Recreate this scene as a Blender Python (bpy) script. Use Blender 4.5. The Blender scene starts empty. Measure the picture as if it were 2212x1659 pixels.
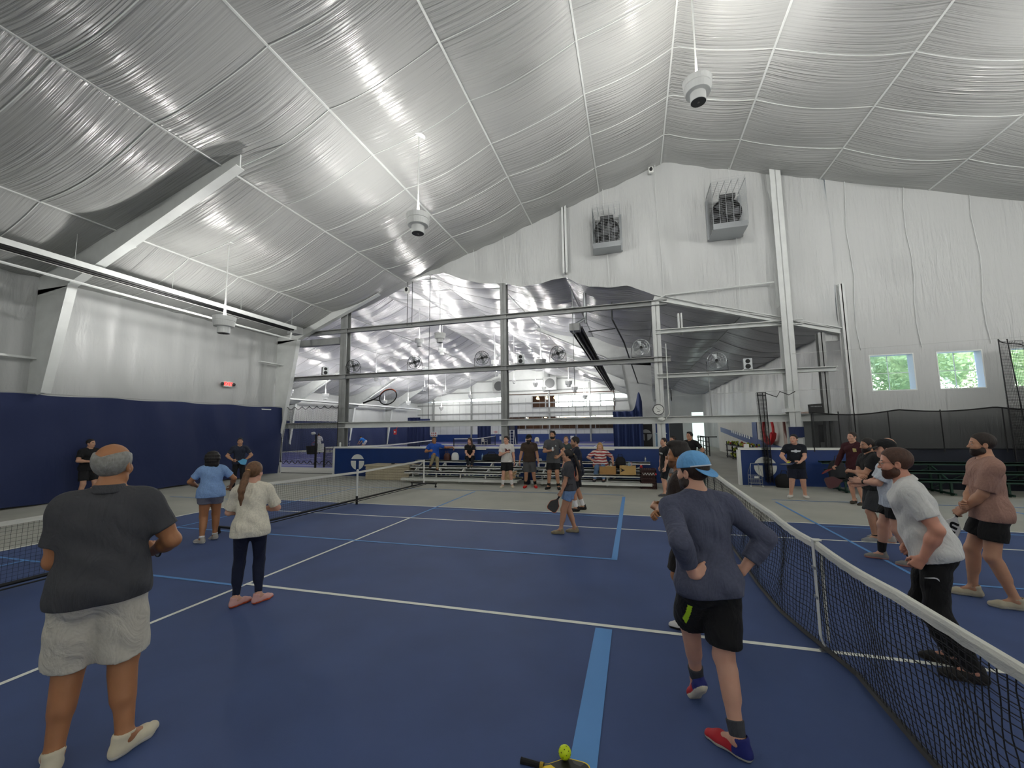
import bpy, math, random
import numpy as np
from mathutils import Vector, Matrix
random.seed(7); np.random.seed(7)
SC = bpy.context.scene
COL = SC.collection
# ---------------- camera, world, exposure ----------------
cam = bpy.data.cameras.new('camera'); co = bpy.data.objects.new('camera', cam); COL.objects.link(co)
FPX, YAW, PIT, ROL = 903.91, -0.28216, 0.10533, -0.012379
f_ = Vector((math.sin(YAW)*math.cos(PIT), math.cos(YAW)*math.cos(PIT), math.sin(PIT)))
r0 = Vector((math.cos(YAW), -math.sin(YAW), 0)); u0 = r0.cross(f_)
r_ = r0*math.cos(ROL)+u0*math.sin(ROL); u_ = -r0*math.sin(ROL)+u0*math.cos(ROL)
co.matrix_world = Matrix.Translation((-1.511, -4.4567, 1.9617)) @ Matrix((( r_.x,u_.x,-f_.x,0),(r_.y,u_.y,-f_.y,0),(r_.z,u_.z,-f_.z,0),(0,0,0,1)))
cam.sensor_fit = 'HORIZONTAL'; cam.sensor_width = 36.0; cam.lens = FPX/2212*36.0
cam.clip_start = 0.05; cam.clip_end = 300
SC.camera = co
SC.view_settings.view_transform = 'Standard'; SC.view_settings.look = 'None'
SC.view_settings.gamma = 1.0; SC.view_settings.use_curve_mapping = False
SC.view_settings.exposure = 1.28
cy = SC.cycles
cy.max_bounces = 7; cy.diffuse_bounces = 5; cy.glossy_bounces = 3; cy.transmission_bounces = 4; cy.transparent_max_bounces = 12
cy.caustics_reflective = False; cy.caustics_refractive = False
cy.sample_clamp_indirect = 6.0; cy.use_denoising = True
W = bpy.data.worlds.new('world'); SC.world = W; W.use_nodes = True
nt = W.node_tree; bg = nt.nodes['Background']
sky = nt.nodes.new('ShaderNodeTexSky'); sky.sky_type = 'NISHITA'; sky.sun_disc = False
sky.sun_elevation = math.radians(50); sky.sun_rotation = math.radians(200)
nt.links.new(sky.outputs[0], bg.inputs[0]); bg.inputs[1].default_value = 1.15
LAMP_W = 250.0      # every pendant bowl holds a lamp that shines up at the ceiling

# ---------------- helpers ----------------
def srgb(h):
    h = h.lstrip('#'); v = [int(h[i:i+2], 16)/255 for i in (0, 2, 4)]
    return tuple((c/12.92 if c <= .04045 else ((c+.055)/1.055)**2.4) for c in v)+(1,)
MATS = {}
def mat(name, col, rough=.6, metal=0, noise=None, bump=None, emit=None, alpha=None, spec=None, trans=None, wrinkle=None, sheen=None):
    """noise=(scale, amount)  bump=(scale, strength, (sx,sy,sz))"""
    if name in MATS: return MATS[name]
    m = bpy.data.materials.new(name); m.use_nodes = True; MATS[name] = m
    N = m.node_tree.nodes; L = m.node_tree.links; b = N['Principled BSDF']
    c = srgb(col) if isinstance(col, str) else tuple(col)+(1,)
    b.inputs['Base Color'].default_value = c; b.inputs['Roughness'].default_value = rough; b.inputs['Metallic'].default_value = metal
    if spec is not None: b.inputs['Specular IOR Level'].default_value = spec
    if alpha is not None: b.inputs['Alpha'].default_value = alpha
    if trans is not None: b.inputs['Transmission Weight'].default_value = trans
    if emit: b.inputs['Emission Color'].default_value = c; b.inputs['Emission Strength'].default_value = emit
    if noise or bump:
        tc = N.new('ShaderNodeTexCoord')
    if noise:
        n = N.new('ShaderNodeTexNoise'); n.inputs['Scale'].default_value = noise[0]; n.inputs['Detail'].default_value = 5
        L.new(tc.outputs['Object'], n.inputs['Vector'])
        mr = N.new('ShaderNodeMapRange'); mr.inputs[1].default_value = .3; mr.inputs[2].default_value = .7
        mr.inputs[3].default_value = 1-noise[1]; mr.inputs[4].default_value = 1+noise[1]
        L.new(n.outputs[0], mr.inputs[0])
        mx = N.new('ShaderNodeVectorMath'); mx.operation = 'SCALE'; mx.inputs[0].default_value = c[:3]
        L.new(mr.outputs[0], mx.inputs['Scale']); L.new(mx.outputs[0], b.inputs['Base Color'])
    if bump:
        mp = N.new('ShaderNodeMapping'); L.new(tc.outputs['Object'], mp.inputs[0]); mp.inputs['Scale'].default_value = bump[2] if len(bump) > 2 else (1, 1, 1)
        n2 = N.new('ShaderNodeTexNoise'); n2.inputs['Scale'].default_value = bump[0]; n2.inputs['Detail'].default_value = 4
        n2.inputs['Distortion'].default_value = bump[3] if len(bump) > 3 else 0
        L.new(mp.outputs[0], n2.inputs['Vector'])
        bp = N.new('ShaderNodeBump'); bp.inputs['Strength'].default_value = bump[1]; bp.inputs['Distance'].default_value = bump[4] if len(bump) > 4 else .05
        L.new(n2.outputs[0], bp.inputs['Height']); L.new(bp.outputs[0], b.inputs['Normal'])
    return m

def tag(o, label=None, cat=None, group=None, kind=None):
    if label: o['label'] = label
    if cat: o['category'] = cat
    if group: o['group'] = group
    if kind: o['kind'] = kind
    return o
def empty(name, loc=(0, 0, 0), rz=0, label=None, cat=None, group=None):
    o = bpy.data.objects.new(name, None); COL.objects.link(o); o.location = loc; o.rotation_euler = (0, 0, rz)
    o.empty_display_size = .1
    return tag(o, label, cat, group)
def wmat(o):
    M = Matrix.Identity(4)
    while o:
        M = (Matrix.Translation(o.location) @ o.rotation_euler.to_matrix().to_4x4()) @ M; o = o.parent
    return M
def mesh_obj(name, V, F, mats, parent=None, midx=None, smooth=False, local=False, kind=None):
    me = bpy.data.meshes.new(name)
    if parent is not None and not local:
        Mi = wmat(parent).inverted(); A = np.array(Mi)
        V = np.asarray(V, float); V = V @ A[:3, :3].T + A[:3, 3]
    me.from_pydata(np.asarray(V).tolist(), [], F if isinstance(F, list) else F.tolist())
    if not isinstance(mats, (list, tuple)): mats = [mats]
    for m in mats: me.materials.append(m)
    if midx is not None: me.polygons.foreach_set('material_index', np.asarray(midx, dtype=np.int32))
    if smooth: me.polygons.foreach_set('use_smooth', np.ones(len(me.polygons), dtype=bool))
    me.update()
    o = bpy.data.objects.new(name, me); COL.objects.link(o)
    if parent is not None: o.parent = parent
    if kind: o['kind'] = kind
    return o
class MB:
    def __init__(s): s.V = []; s.F = []; s.M = []; s.m = 0
    def add(s, V, F):
        k = len(s.V); s.V += [tuple(v) for v in V]; s.F += [tuple(i+k for i in f) for f in F]; s.M += [s.m]*len(F); return s
    def box(s, c, d, R=None, rz=0):
        x, y, z = [a/2 for a in d]
        P = [Vector(q) for q in ((-x,-y,-z),(x,-y,-z),(x,y,-z),(-x,y,-z),(-x,-y,z),(x,-y,z),(x,y,z),(-x,y,z))]
        if rz: R = Matrix.Rotation(rz, 3, 'Z')
        if R is not None: P = [R @ q for q in P]
        c = Vector(c)
        return s.add([q+c for q in P], [(0,3,2,1),(4,5,6,7),(0,1,5,4),(1,2,6,5),(2,3,7,6),(3,0,4,7)])
    def bar(s, a, b, w, h, up=(0, 0, 1)):
        a = Vector(a); b = Vector(b); d = (b-a); L = d.length; d.normalize(); up = Vector(up)
        if abs(d.dot(up)) > .99: up = Vector((1, 0, 0))
        x = d.cross(up).normalized(); z = x.cross(d).normalized()
        return s.box((a+b)/2, (w, L, h), Matrix((x, d, z)).transposed())
    def tube(s, P, r, n=8, cap=True, closed=False):
        P = [Vector(p) for p in P]; R = r if isinstance(r, (list, tuple)) else [r]*len(P)
        V = []; F = []; m = len(P); prev = None
        for i, p in enumerate(P):
            if closed: t = (P[(i+1) % m]-P[i-1])
            else: t = (P[min(i+1, m-1)]-P[max(i-1, 0)])
            t.normalize()
            if prev is None:
                u = t.orthogonal().normalized()
            else:
                u = (prev-t*prev.dot(t))
                u = u.normalized() if u.length > 1e-6 else t.orthogonal().normalized()
            prev = u; v = t.cross(u)
            for k in range(n):
                a = 2*math.pi*k/n; V.append(p+(u*math.cos(a)+v*math.sin(a))*R[i])
        for i in range(m if closed else m-1):
            j = (i+1) % m
            for k in range(n):
                l = (k+1) % n; F.append((i*n+k, i*n+l, j*n+l, j*n+k))
        if cap and not closed: F.append(tuple(range(n))[::-1]); F.append(tuple(range((m-1)*n, m*n)))
        return s.add(V, F)
    def lathe(s, prof, c=(0, 0, 0), n=24, axis=(0, 0, 1)):
        ax = Vector(axis).normalized(); u = ax.orthogonal().normalized(); v = ax.cross(u); c = Vector(c)
        V = []; F = []
        for r, z in prof:
            for k in range(n):
                a = 2*math.pi*k/n; V.append(c+ax*z+(u*math.cos(a)+v*math.sin(a))*r)
        for i in range(len(prof)-1):
            for k in range(n):
                l = (k+1) % n; F.append((i*n+k, i*n+l, (i+1)*n+l, (i+1)*n+k))
        if prof[0][0] > 1e-4: F.append(tuple(range(n))[::-1])
        if prof[-1][0] > 1e-4: F.append(tuple(range((len(prof)-1)*n, len(prof)*n)))
        return s.add(V, F)
    def prism(s, poly, e, base, ex, ey):
        """poly 2D points in (ex,ey) at base, extruded by vector e"""
        ex = Vector(ex); ey = Vector(ey); e = Vector(e); base = Vector(base); n = len(poly)
        A = [base+ex*p[0]+ey*p[1] for p in poly]; B = [q+e for q in A]
        return s.add(A+B, [tuple(range(n))[::-1], tuple(range(n, 2*n))]+[(i, (i+1) % n, n+(i+1) % n, n+i) for i in range(n)])
    def ball(s, c, r, n=12, sc=(1, 1, 1), R=None):
        V = []; F = []; m = n//2
        for i in range(m+1):
            t = math.pi*i/m
            for k in range(n):
                a = 2*math.pi*k/n; q = Vector((math.sin(t)*math.cos(a)*sc[0], math.sin(t)*math.sin(a)*sc[1], math.cos(t)*sc[2]))*r
                if R is not None: q = R @ q
                V.append(q+Vector(c))
        for i in range(m):
            for k in range(n):
                l = (k+1) % n; F.append((i*n+k, (i+1)*n+k, (i+1)*n+l, i*n+l))
        return s.add(V, F)
    def quad(s, a, b, c, d): return s.add([a, b, c, d], [(0, 1, 2, 3)])
    def build(s, name, mats, parent=None, smooth=False, kind=None):
        return mesh_obj(name, s.V, s.F, mats, parent, s.M if isinstance(mats, (list, tuple)) and len(mats) > 1 else None, smooth, kind=kind)
def copy_tree(o, parent=None):
    c = o.copy(); COL.objects.link(c); c.parent = parent
    for ch in list(o.children): copy_tree(ch, c)
    return c
def grid_mesh(name, fn, nu, nv, m, parent=None, kind=None, smooth=True, flip=False):
    """fn(u,v)->(x,y,z) with numpy arrays in 0..1"""
    u, v = np.meshgrid(np.linspace(0, 1, nu+1), np.linspace(0, 1, nv+1), indexing='ij')
    P = np.stack(fn(u, v), -1).reshape(-1, 3)
    i, j = np.meshgrid(np.arange(nu), np.arange(nv), indexing='ij'); a = (i*(nv+1)+j).ravel()
    F = np.stack([a, a+nv+1, a+nv+2, a+1], -1)
    if flip: F = F[:, ::-1]
    return mesh_obj(name, P, F, m, parent, smooth=smooth, kind=kind)
# ---------------- materials ----------------
M_court = mat('court_blue', '#3b4e7c', .75, noise=(1.2, .10), bump=(220, .25, (1, 1, 1), 0, .004))
M_ground = mat('court_surround', '#aeaea4', .85, noise=(.8, .10), bump=(200, .2, (1, 1, 1), 0, .004))
M_purple = mat('court_purple', '#474c8c', .8, noise=(1, .06))
M_line = mat('line_white', '#e9ebe2', .7)
M_tape = mat('line_light_blue', '#5c94d2', .7)
def fabric(name, col, rough, scale, strength, dist, spec=.5, wob=1.0):
    m = mat(name, col, rough, bump=(2.0, strength, scale, .5, dist), spec=spec)
    N = m.node_tree.nodes; L = m.node_tree.links
    # second, broader crumple
    tc = [n for n in N if n.type == 'TEX_COORD'][0]; bp = [n for n in N if n.type == 'BUMP'][0]
    n3 = N.new('ShaderNodeTexNoise'); n3.inputs['Scale'].default_value = .45*wob; n3.inputs['Detail'].default_value = 2
    L.new(tc.outputs['Object'], n3.inputs['Vector'])
    mt = N.new('ShaderNodeMath'); mt.operation = 'MULTIPLY'
    src = bp.inputs['Height'].links[0].from_socket
    mr = N.new('ShaderNodeMapRange'); mr.inputs[1].default_value = .38; mr.inputs[2].default_value = .65; mr.inputs[3].default_value = .15
    L.new(n3.outputs[0], mr.inputs[0]); L.new(mr.outputs[0], mt.inputs[0]); L.new(src, mt.inputs[1]); L.new(mt.outputs[0], bp.inputs['Height'])
    return m
M_ceil = fabric('ceiling_vinyl', '#a3a4a2', .27, (.13, 8.0, .13), 1.0, .085, spec=.6)
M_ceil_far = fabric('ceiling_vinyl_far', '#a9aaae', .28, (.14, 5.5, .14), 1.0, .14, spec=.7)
M_wall = fabric('wall_vinyl', '#b7b9b8', .4, (4.5, 1.6, .5), 1.0, .07, spec=.45)
M_steelw = mat('steel_white', '#c9ccca', .5, noise=(3, .05))
M_steelg = mat('steel_grey', '#8b8d8c', .5, .2, noise=(4, .08))
M_black = mat('black', '#0c0d0f', .6)
M_navy = mat('curtain_navy', '#182650', .75, bump=(1.4, .5, (1, .5, .35), 1.2, .12))
M_lowwall = mat('low_wall_blue', '#10326e', .45, noise=(3, .06))
M_capw = mat('wall_cap_white', '#d9dbd6', .5)
M_wire = mat('cable', '#a4a6a4', .5)
M_metal = mat('metal', '#9ea2a4', .35, .7)
M_mull = mat('window_frame_white', '#dfe2de', .5)
M_glass = mat('glass', '#ffffff', .03, trans=1.0, alpha=.25)
M_panelw = mat('metal_panel', '#c7cac8', .55, noise=(1, .05))
M_wood = mat('lounge_brown', '#4a3222', .7, noise=(2, .4))

def roof(X): return 12.25-.32*np.abs(X)
XR = -17.4
def roof2(X): return np.where(X < XR, 11.1-.30*(XR-X), 11.1-.253*(X-XR))
WX = [-18, -14.9, -11.25, -8.22, -5.33, -2.5, -.1, 2.3, 5.14, 8.16, 11.2, 14.9, 18]
SY = [-16, -14.0, -12.25, -10.5, -8.75, -7.0, -5.25, -3.5, -1.75, -.15, 1.5, 3.25, 5.0, 6.75, 8.5, 10.3, 12.03]
def sagfn(X, wx):
    t = np.zeros_like(X); 
    for a, b in zip(wx[:-1], wx[1:]):
        k = (X >= a) & (X <= b); q = (X-a)/(b-a); t = np.where(k, 4*q*(1-q)*min(1, ((b-a)/3)**2), t)
    return t
def ymod(Y, sy):
    t = np.zeros_like(Y)
    for a, b in zip(sy[:-1], sy[1:]):
        k = (Y >= a) & (Y <= b); q = (Y-a)/(b-a); t = np.where(k, 4*q*(1-q), t)
    return t
def ceil_z(X, Y, rf, wx, sy, s0, s1):
    sg = sagfn(X, wx); ed = np.clip((sy[-1]-Y)/1.0, .25, 1)
    return rf(X)-sg*s0*ed*(1+.25*np.sin(Y*1.3+X))-sg*s1*ymod(Y, sy)*ed
# main hall ceiling
def cm(u, v):
    X = -18.15+36.3*u; Y = -16.1+28.4*v
    sl = .8*np.clip((-X-9)/6, 0, 1)
    k = 1-np.exp(-((Y-3.05)/.8)**2)*np.clip((-X-9.5)/1.5, 0, 1)
    return X, Y, roof(X)+(ceil_z(X, Y, roof, WX, SY, .16, .07)-roof(X))*k-sagfn(X, WX)*.13*sl*k
ceiling = grid_mesh('ceiling', cm, 288, 224, M_ceil, kind='structure', flip=True)
GB = [(-11.45, 8.62), (-10.4, 8.8), (-9.35, 8.86), (-8.4, 8.42), (-7.4, 8.15), (-6.6, 8.06), (-5.9, 7.85), (-5.1, 7.86), (-4.4, 8.0), (-3.95, 8.05), (-3.5, 7.72), (-3.0, 7.52), (-2.3, 7.42), (-1.5, 7.4), (-.6, 6.95), (.6, 6.55), (1.7, 6.18), (3.4, 5.68), (5.28, 5.15)]
def gbot(x): return np.interp(x, [p[0] for p in GB], [p[1] for p in GB])
WX2 = [-34.4, -31, -27.6, -24.2, -20.8, -17.4, -14, -10.6, -7.2, -3.8, -.5, 2.5, 5.5]
SY2 = [12.0+1.75*i for i in range(27)]
def cm2(u, v):
    X = -34.6+40.4*u; Y = 12.03+45.5*v
    Z = ceil_z(X, Y, roof2, WX2, SY2, .22, .09)
    return X, Y, Z+np.where(X > -11.4, np.maximum(gbot(X)+.12-Z, 0)*np.exp(-(Y-12)/1.6), 0)
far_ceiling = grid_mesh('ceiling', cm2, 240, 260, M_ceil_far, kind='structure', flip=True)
mb = MB(); mb.prism([(-18.5, 7.0), (0, 13.0), (18.5, 7.0), (18.5, 7.25), (0, 13.25), (-18.5, 7.25)], (0, 28.6, 0), (0, -16.3, 0), (1, 0, 0), (0, 0, 1)); mb.build('roof', mat('sky_block_roof', '#9aa09f', .6), kind='structure')  # unseen roof slab, added over the near ceiling to keep sky light out
mb = MB(); mb.prism([(-35, 6.6), (-17.4, 12.0), (6, 6.1), (6, 6.3), (-17.4, 12.2), (-35, 6.8)], (0, 45.5, 0), (0, 12.1, 0), (1, 0, 0), (0, 0, 1)); mb.build('roof', mat('sky_block_roof', '#9aa09f', .6), kind='structure')  # same added sky blocker above the far hall ceiling
# seams and wires on the ceilings (surface pattern of the ceiling, one trim object each)
def seams(rf, wx, sy, s0, y1, extra=0):
    mb = MB()
    for x in wx[1:-1]:
        z = float(rf(np.array(x)))-.015
        mb.bar((x, sy[0], z), (x, y1, z), .045, .03)
    for y in sy[1:-1]:
        for a, b in zip(wx[:-1], wx[1:]):
            X = np.linspace(a, b, 15); Z = rf(X)-sagfn(X, wx)*s0*np.clip((sy[-1]-y)/1., .25, 1)*(1+.25*np.sin(y*1.3+X))-.012
            if extra: Z = Z-sagfn(X, wx)*.13*.8*np.clip((-X-9)/6, 0, 1)
            mb.tube([(float(p), y, float(q)) for p, q in zip(X, Z)], .011, 4, False)
    return mb
seams(roof, WX, SY, .16, 12.0, 1).build('trim_1', M_steelw, kind='structure')
seams(roof2, WX2, SY2, .22, 57).build('trim_2', M_steelg, kind='structure')

# ---------------- floor with painted courts ----------------
fl = MB()
fl.box((-8, 20, -.1), (62, 76, .2))
def rect(x0, y0, x1, y1, z, m): fl.m = m; fl.quad((x0, y0, z), (x1, y0, z), (x1, y1, z), (x0, y1, z)); fl.m = 0
def lineX(y, x0, x1, w, m, z=.005): rect(min(x0, x1), y-w/2, max(x0, x1), y+w/2, z, m)
def lineY(x, y0, y1, w, m, z=.005): rect(x-w/2, min(y0, y1), x+w/2, max(y0, y1), z, m)
rect(-11.885, -5.5, 11.885, 5.5, .002, 1)
for s in (-1, 1):
    lineX(s*5.46, -11.91, 11.91, .05, 2); lineX(s*4.115, -11.885, 11.885, .05, 2)
    lineY(s*6.4, -4.115, 4.115, .05, 2, .0055); lineY(s*11.885, -5.485, 5.485, .07, 2, .0055)
lineX(0, -6.4, 6.4, .055, 2)
# light blue pickleball lines
for s in (-1, 1):
    for t in (-1, 1):
        y0 = 2.17 if t > 0 else -.07; y1 = y0+t*6.1; ym = (y0+y1)/2
        if t > 0 or s > 0: lineY(s*1.88, y0-.03, y1-.3 if t > 0 else y1, .085 if s < 0 else .05, 3, .0065)
        lineX(y0, s*(1.88 if t > 0 else 6.4), s*15.3, .05, 3, .006); lineX(y1, s*1.88, s*15.3, .05, 3, .006)
        lineX(ym, s*1.88, s*6.4, .04, 3, .0058); lineX(ym, s*10.72, s*15.3, .04, 3, .0058)
        lineY(s*10.72, y0, y1, .05, 3, .0062)
    lineY(s*6.4, 4.15, 8.1, .05, 3, .006)
rect(-1.96, -4.0, -1.80, -.07, .0065, 3)
# courts of the far hall
for yc in (20.9, 37.6, 52.0):
    h = 5.5 if yc < 50 else 4
    rect(-32.5, yc-h-1.0, -3.5, yc+h+1.0, .002, 4)
    for s in (-1, 1):
        lineX(yc+s*(h-.02), -29.3, -5.5, .06, 2); lineX(yc+s*(h-1.37), -29.3, -5.5, .06, 2)
        lineY(-17.4+s*6.4, yc-h+1.37, yc+h-1.37, .06, 2); lineY(-17.4+s*11.88, yc-h, yc+h, .06, 2)
    lineX(yc, -23.8, -11, .06, 2)
floor = fl.build('floor', [M_ground, M_court, M_line, M_tape, M_purple], kind='structure')

# ---------------- walls ----------------
# left wall, fabric, wrinkled
def wl(u, v):
    Y = -16.1+28.2*u; Z = 6.9*v
    return -18+.05*np.sin(Y*2.1)*np.sin(Z*.8+Y)+.03*np.sin(Y*9), Y, Z
grid_mesh('wall_left', wl, 200, 30, M_wall, kind='structure', flip=False)
# wall behind the camera and right end wall
mb = MB(); mb.prism([(-18.1, 0), (18.1, 0), (18.1, 6.5), (0, 12.3), (-18.1, 6.5)], (0, -.2, 0), (0, -16, 0), (1, 0, 0), (0, 0, 1)); mb.build('wall_back', M_wall, kind='structure')
mb = MB(); mb.box((18.1, -2, 3.3), (.2, 28.2, 6.8)); mb.build('wall_right', M_wall, kind='structure')
# gable wall: top follows the roof, lower edge hangs in scallops over the opening to the far hall
WINS = [(6.07, 7.22), (7.86, 8.97), (9.68, 10.85), (11.55, 12.7)]
def gable():
    xs = sorted(set([round(x, 3) for x in np.arange(-11.45, 5.28, .13)]+[5.28]))
    V = []; F = []
    nz = 22
    def bul(x, z): return .05*math.sin(x*2.6)*math.sin(z*1.1+x)+.03*math.sin(x*7+z)
    for x in xs:
        a = float(gbot(x)); b = float(roof(x))+.5
        for k in range(nz+1):
            z = a+(b-a)*k/nz; lip = -.16*math.exp(-((z-a)/.18)**2)
            V.append((x, 12.02-bul(x, z)+lip*0-.10*math.exp(-((z-a-.1)/.25)**2), z))
    for i in range(len(xs)-1):
        for k in range(nz): p = i*(nz+1)+k; F.append((p, p+nz+1, p+nz+2, p+1))
    # right part down to the floor, with window holes
    xr = sorted([5.28, 18.0]+[a for w in WINS for a in w]+list(np.arange(5.6, 18, .35)))
    zr = sorted([0, 3.05, 4.2]+[.6, 1.2, 1.8, 2.4]+[4.7, 5.3, 5.9, 6.4]); base = len(V)
    for x in xr:
        for z in zr: V.append((x, 12.02, z))
        V.append((x, 12.02, float(roof(x))+.6))
    n = len(zr)+1
    for i in range(len(xr)-1):
        xm = (xr[i]+xr[i+1])/2
        for k in range(n-1):
            if k < len(zr)-1 and 3.05 <= zr[k] < 4.2 and any(a < xm < b for a, b in WINS): continue
            p = base+i*n+k; F.append((p, p+n, p+n+1, p+1))
    return V, F
V, F = gable()
mb = MB(); mb.box((5.2, 12.16, 8.1), (.7, .04, 6.6)); mb.build('wall_front', M_wall, kind='structure')
wall_gable = mesh_obj('wall_front', V, F, M_wall, smooth=True, kind='structure')
# seams of the gable fabric
mb = MB()
for x in (-10.2, -7.9, -6.5, -2.3, -.3, 2.3):
    mb.tube([(x+.06*math.sin(z), 11.9, z) for z in np.linspace(float(gbot(x))+.1, float(roof(x)), 8)], .012, 4, False)
for x in (5.9, 7.55, 9.3, 11.2):
    mb.tube([(x-.1+.05*math.sin(z*2), 11.99, z) for z in np.linspace(4.4, float(roof(x)), 8)], .012, 4, False)
mb.build('trim_3', M_steelw, kind='structure')
# windows
for i, (a, b) in enumerate(WINS):
    w = MB(); z0, z1 = 3.05, 4.2
    w.m = 0
    w.box(((a+b)/2, 12.16, z0-.015), (b-a+.06, .3, .03)); w.box(((a+b)/2, 12.16, z1+.015), (b-a+.06, .3, .03))
    w.box((a-.015, 12.16, (z0+z1)/2), (.03, .3, z1-z0)); w.box((b+.015, 12.16, (z0+z1)/2), (.03, .3, z1-z0))
    w.box(((a+b)/2, 12.27, (z0+z1)/2), (.016, .02, z1-z0)); w.box(((a+b)/2, 12.27, (z0+z1)/2), (b-a, .02, .016))
    fr = w.build('window_%d' % (i+1), M_mull, kind='structure')
    g = MB(); g.box(((a+b)/2, 12.28, (z0+z1)/2), (b-a, .008, z1-z0)); g.build('glass_pane', M_glass, fr)
# far hall walls
def wl2(u, v):
    Y = 12+45.5*u; Z = 6.5*v
    return -34.4+.06*np.sin(Y*1.7)*np.sin(Z*.8+Y), Y, Z
grid_mesh('wall_left', wl2, 200, 16, M_wall, kind='structure')
mb = MB(); mb.prism([(-34.6, 0), (-18, 0), (-18, 6.75), (-11.2, 8.95), (-11.2, 10.2), (-17.4, 11.5), (-34.6, 6.5)], (0, .1, 0), (0, 12.06, 0), (1, 0, 0), (0, 0, 1)); mb.build('wall_front', M_wall, kind='structure')
# far end wall: metal liner panels with girts, posts and two bands of windows
fw = MB()
segs = [(-34.4, -19.3, 0, None)]
def fpanel(x0, x1, z0, z1): fw.box(((x0+x1)/2, 55.1, (z0+z1)/2), (x1-x0, .1, z1-z0))
fpanel(-34.4, -19.3, 0, 6.1); fpanel(-19.3, -4.2, 0, 1.8); fpanel(-19.3, -15.7, 3.6, 6.6); fpanel(-15.7, -4, 3.6, 4.9); fpanel(-4.2, 5.5, 0, 6.0); fpanel(-4, -3.9, 4.9, 6.6)
fw.prism([(-34.4, 6.1), (-19.3, 6.6), (-3.9, 6.6), (5.5, 5.9), (XR, 11.3)], (0, .1, 0), (0, 55.05, 0), (1, 0, 0), (0, 0, 1))
fw.m = 1
for z in (2.5, 4.2, 5.6, 7.4, 9.0):
    hw = 17 if z < 6.2 else (11.1-z)/.28
    fw.bar((max(-34.3, XR-hw), 54.95, z), (min(XR+hw*1.05, -1), 54.95, z), .1, .16)
for x in (-31.5, -25.2, -19.4, -13.2, -7.4): fw.box((x, 54.9, (float(roof2(np.array(x)))-.3)/2), (.22, .2, float(roof2(np.array(x)))-.3))
for x in np.arange(-33.5, -4, 1.05): fw.box((float(x), 55.03, 3.2), (.03, .02, 6.3))
fw.m = 2; fw.box((-15, 54.98, .55), (38, .06, 1.1))
fw.m = 3
for x in (-20.5, -10.0): fw.box((x, 54.93, 1.5-.95+.0), (.5, .02, .5))
fw.build('wall_front', [M_panelw, M_steelg, M_lowwall, M_capw], kind='structure')
# lounge behind the far windows: lower room and gallery, with warm lamps
mb = MB(); mb.box((-11.8, 59.0, 1.7), (15.6, .2, 3.4)); mb.box((-16.2, 59.0, 5.2), (6.8, .2, 3.6)); mb.box((-11.8, 57, 6.9), (15.6, 4.2, .1)); mb.box((-19.4, 57, 3.4), (.1, 4, 6.9)); mb.box((-4.1, 57, 3.4), (.1, 4, 6.9)); mb.box((-8.6, 59, 5.8), (.3, .2, 2.4)); mb.box((-6.2, 59, 5.8), (.25, .2, 2.4)); mb.box((-11, 59, 5.8), (.2, .2, 2.4)); mb.box((-11.8, 57, 3.35), (15.6, 4, .12)); mb.box((-11.8, 57, -.05), (15.6, 4, .1)); mb.box((-11.8, 57, 1.0), (15, .6, 1.1))
mb.build('wall_lounge', M_wood, kind='structure')
M_bulb = mat('warm_bulb', '#ffd9a0', .4, emit=14)
for k in range(16):
    mb = MB(); x = -18.8+.95*k; z = 3.2+.1*(k % 3) if k < 12 else 6.3; x = x if k < 12 else -15.2+1.3*(k-12); mb.ball((x, 56.4, z), .13, 10); mb.tube([(x, 56.4, z), (x, 56.4, z+(.05 if z < 4 else .5))], .02, 4); tag(mb.build('globe_lamp', M_bulb), 'warm globe lamp in the lounge behind the far wall windows', 'lamp', 'warm globe lamps in the far lounge')
for k, (z0, z1, xa, xb) in enumerate(((1.8, 3.6, -19.3, -4.2), (4.9, 6.6, -15.7, -4.0))):
    w = MB(); n = 6
    for i in range(n+1): w.box((xa+(xb-xa)*i/n, 55.0, (z0+z1)/2), (.12, .14, z1-z0))
    w.box(((xa+xb)/2, 55.0, z0), (xb-xa, .16, .1)); w.box(((xa+xb)/2, 55.0, z1), (xb-xa, .16, .1))
    fr = w.build('window_%d' % (5+k), M_steelg, kind='structure')
    g = MB(); g.box(((xa+xb)/2, 55.05, (z0+z1)/2), (xb-xa, .02, z1-z0)); g.build('glass_pane', M_glass, fr)
# lean-to side: right wall, end wall
def wl3(u, v):
    Y = 12.0+28.0*u; Z = 5.9*v
    return 5.5+.05*np.sin(Y*3)*np.sin(Z+Y), Y, Z
grid_mesh('wall_right', wl3, 160, 14, M_wall, kind='structure', flip=True)
mb = MB(); mb.box((2.5, 40.05, 1.35), (6, .1, 2.7)); 
for x in np.arange(-.4, 5.4, .3): mb.box((float(x), 39.98, 1.35), (.03, .03, 2.7))
mb.box((2.5, 42.0, 2.75), (6, 4, .12)); mb.box((4.0, 44.0, 4.3), (3.2, .1, 3.2)); mb.box((1, 44.0, 5.4), (3, .1, 1.4)); mb.box((.85, 44, 3.9), (.25, .1, 2)); mb.box((5.6, 48.5, 3), (.1, 17, 6))
mb.build('wall_far', M_panelw, kind='structure')

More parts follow.
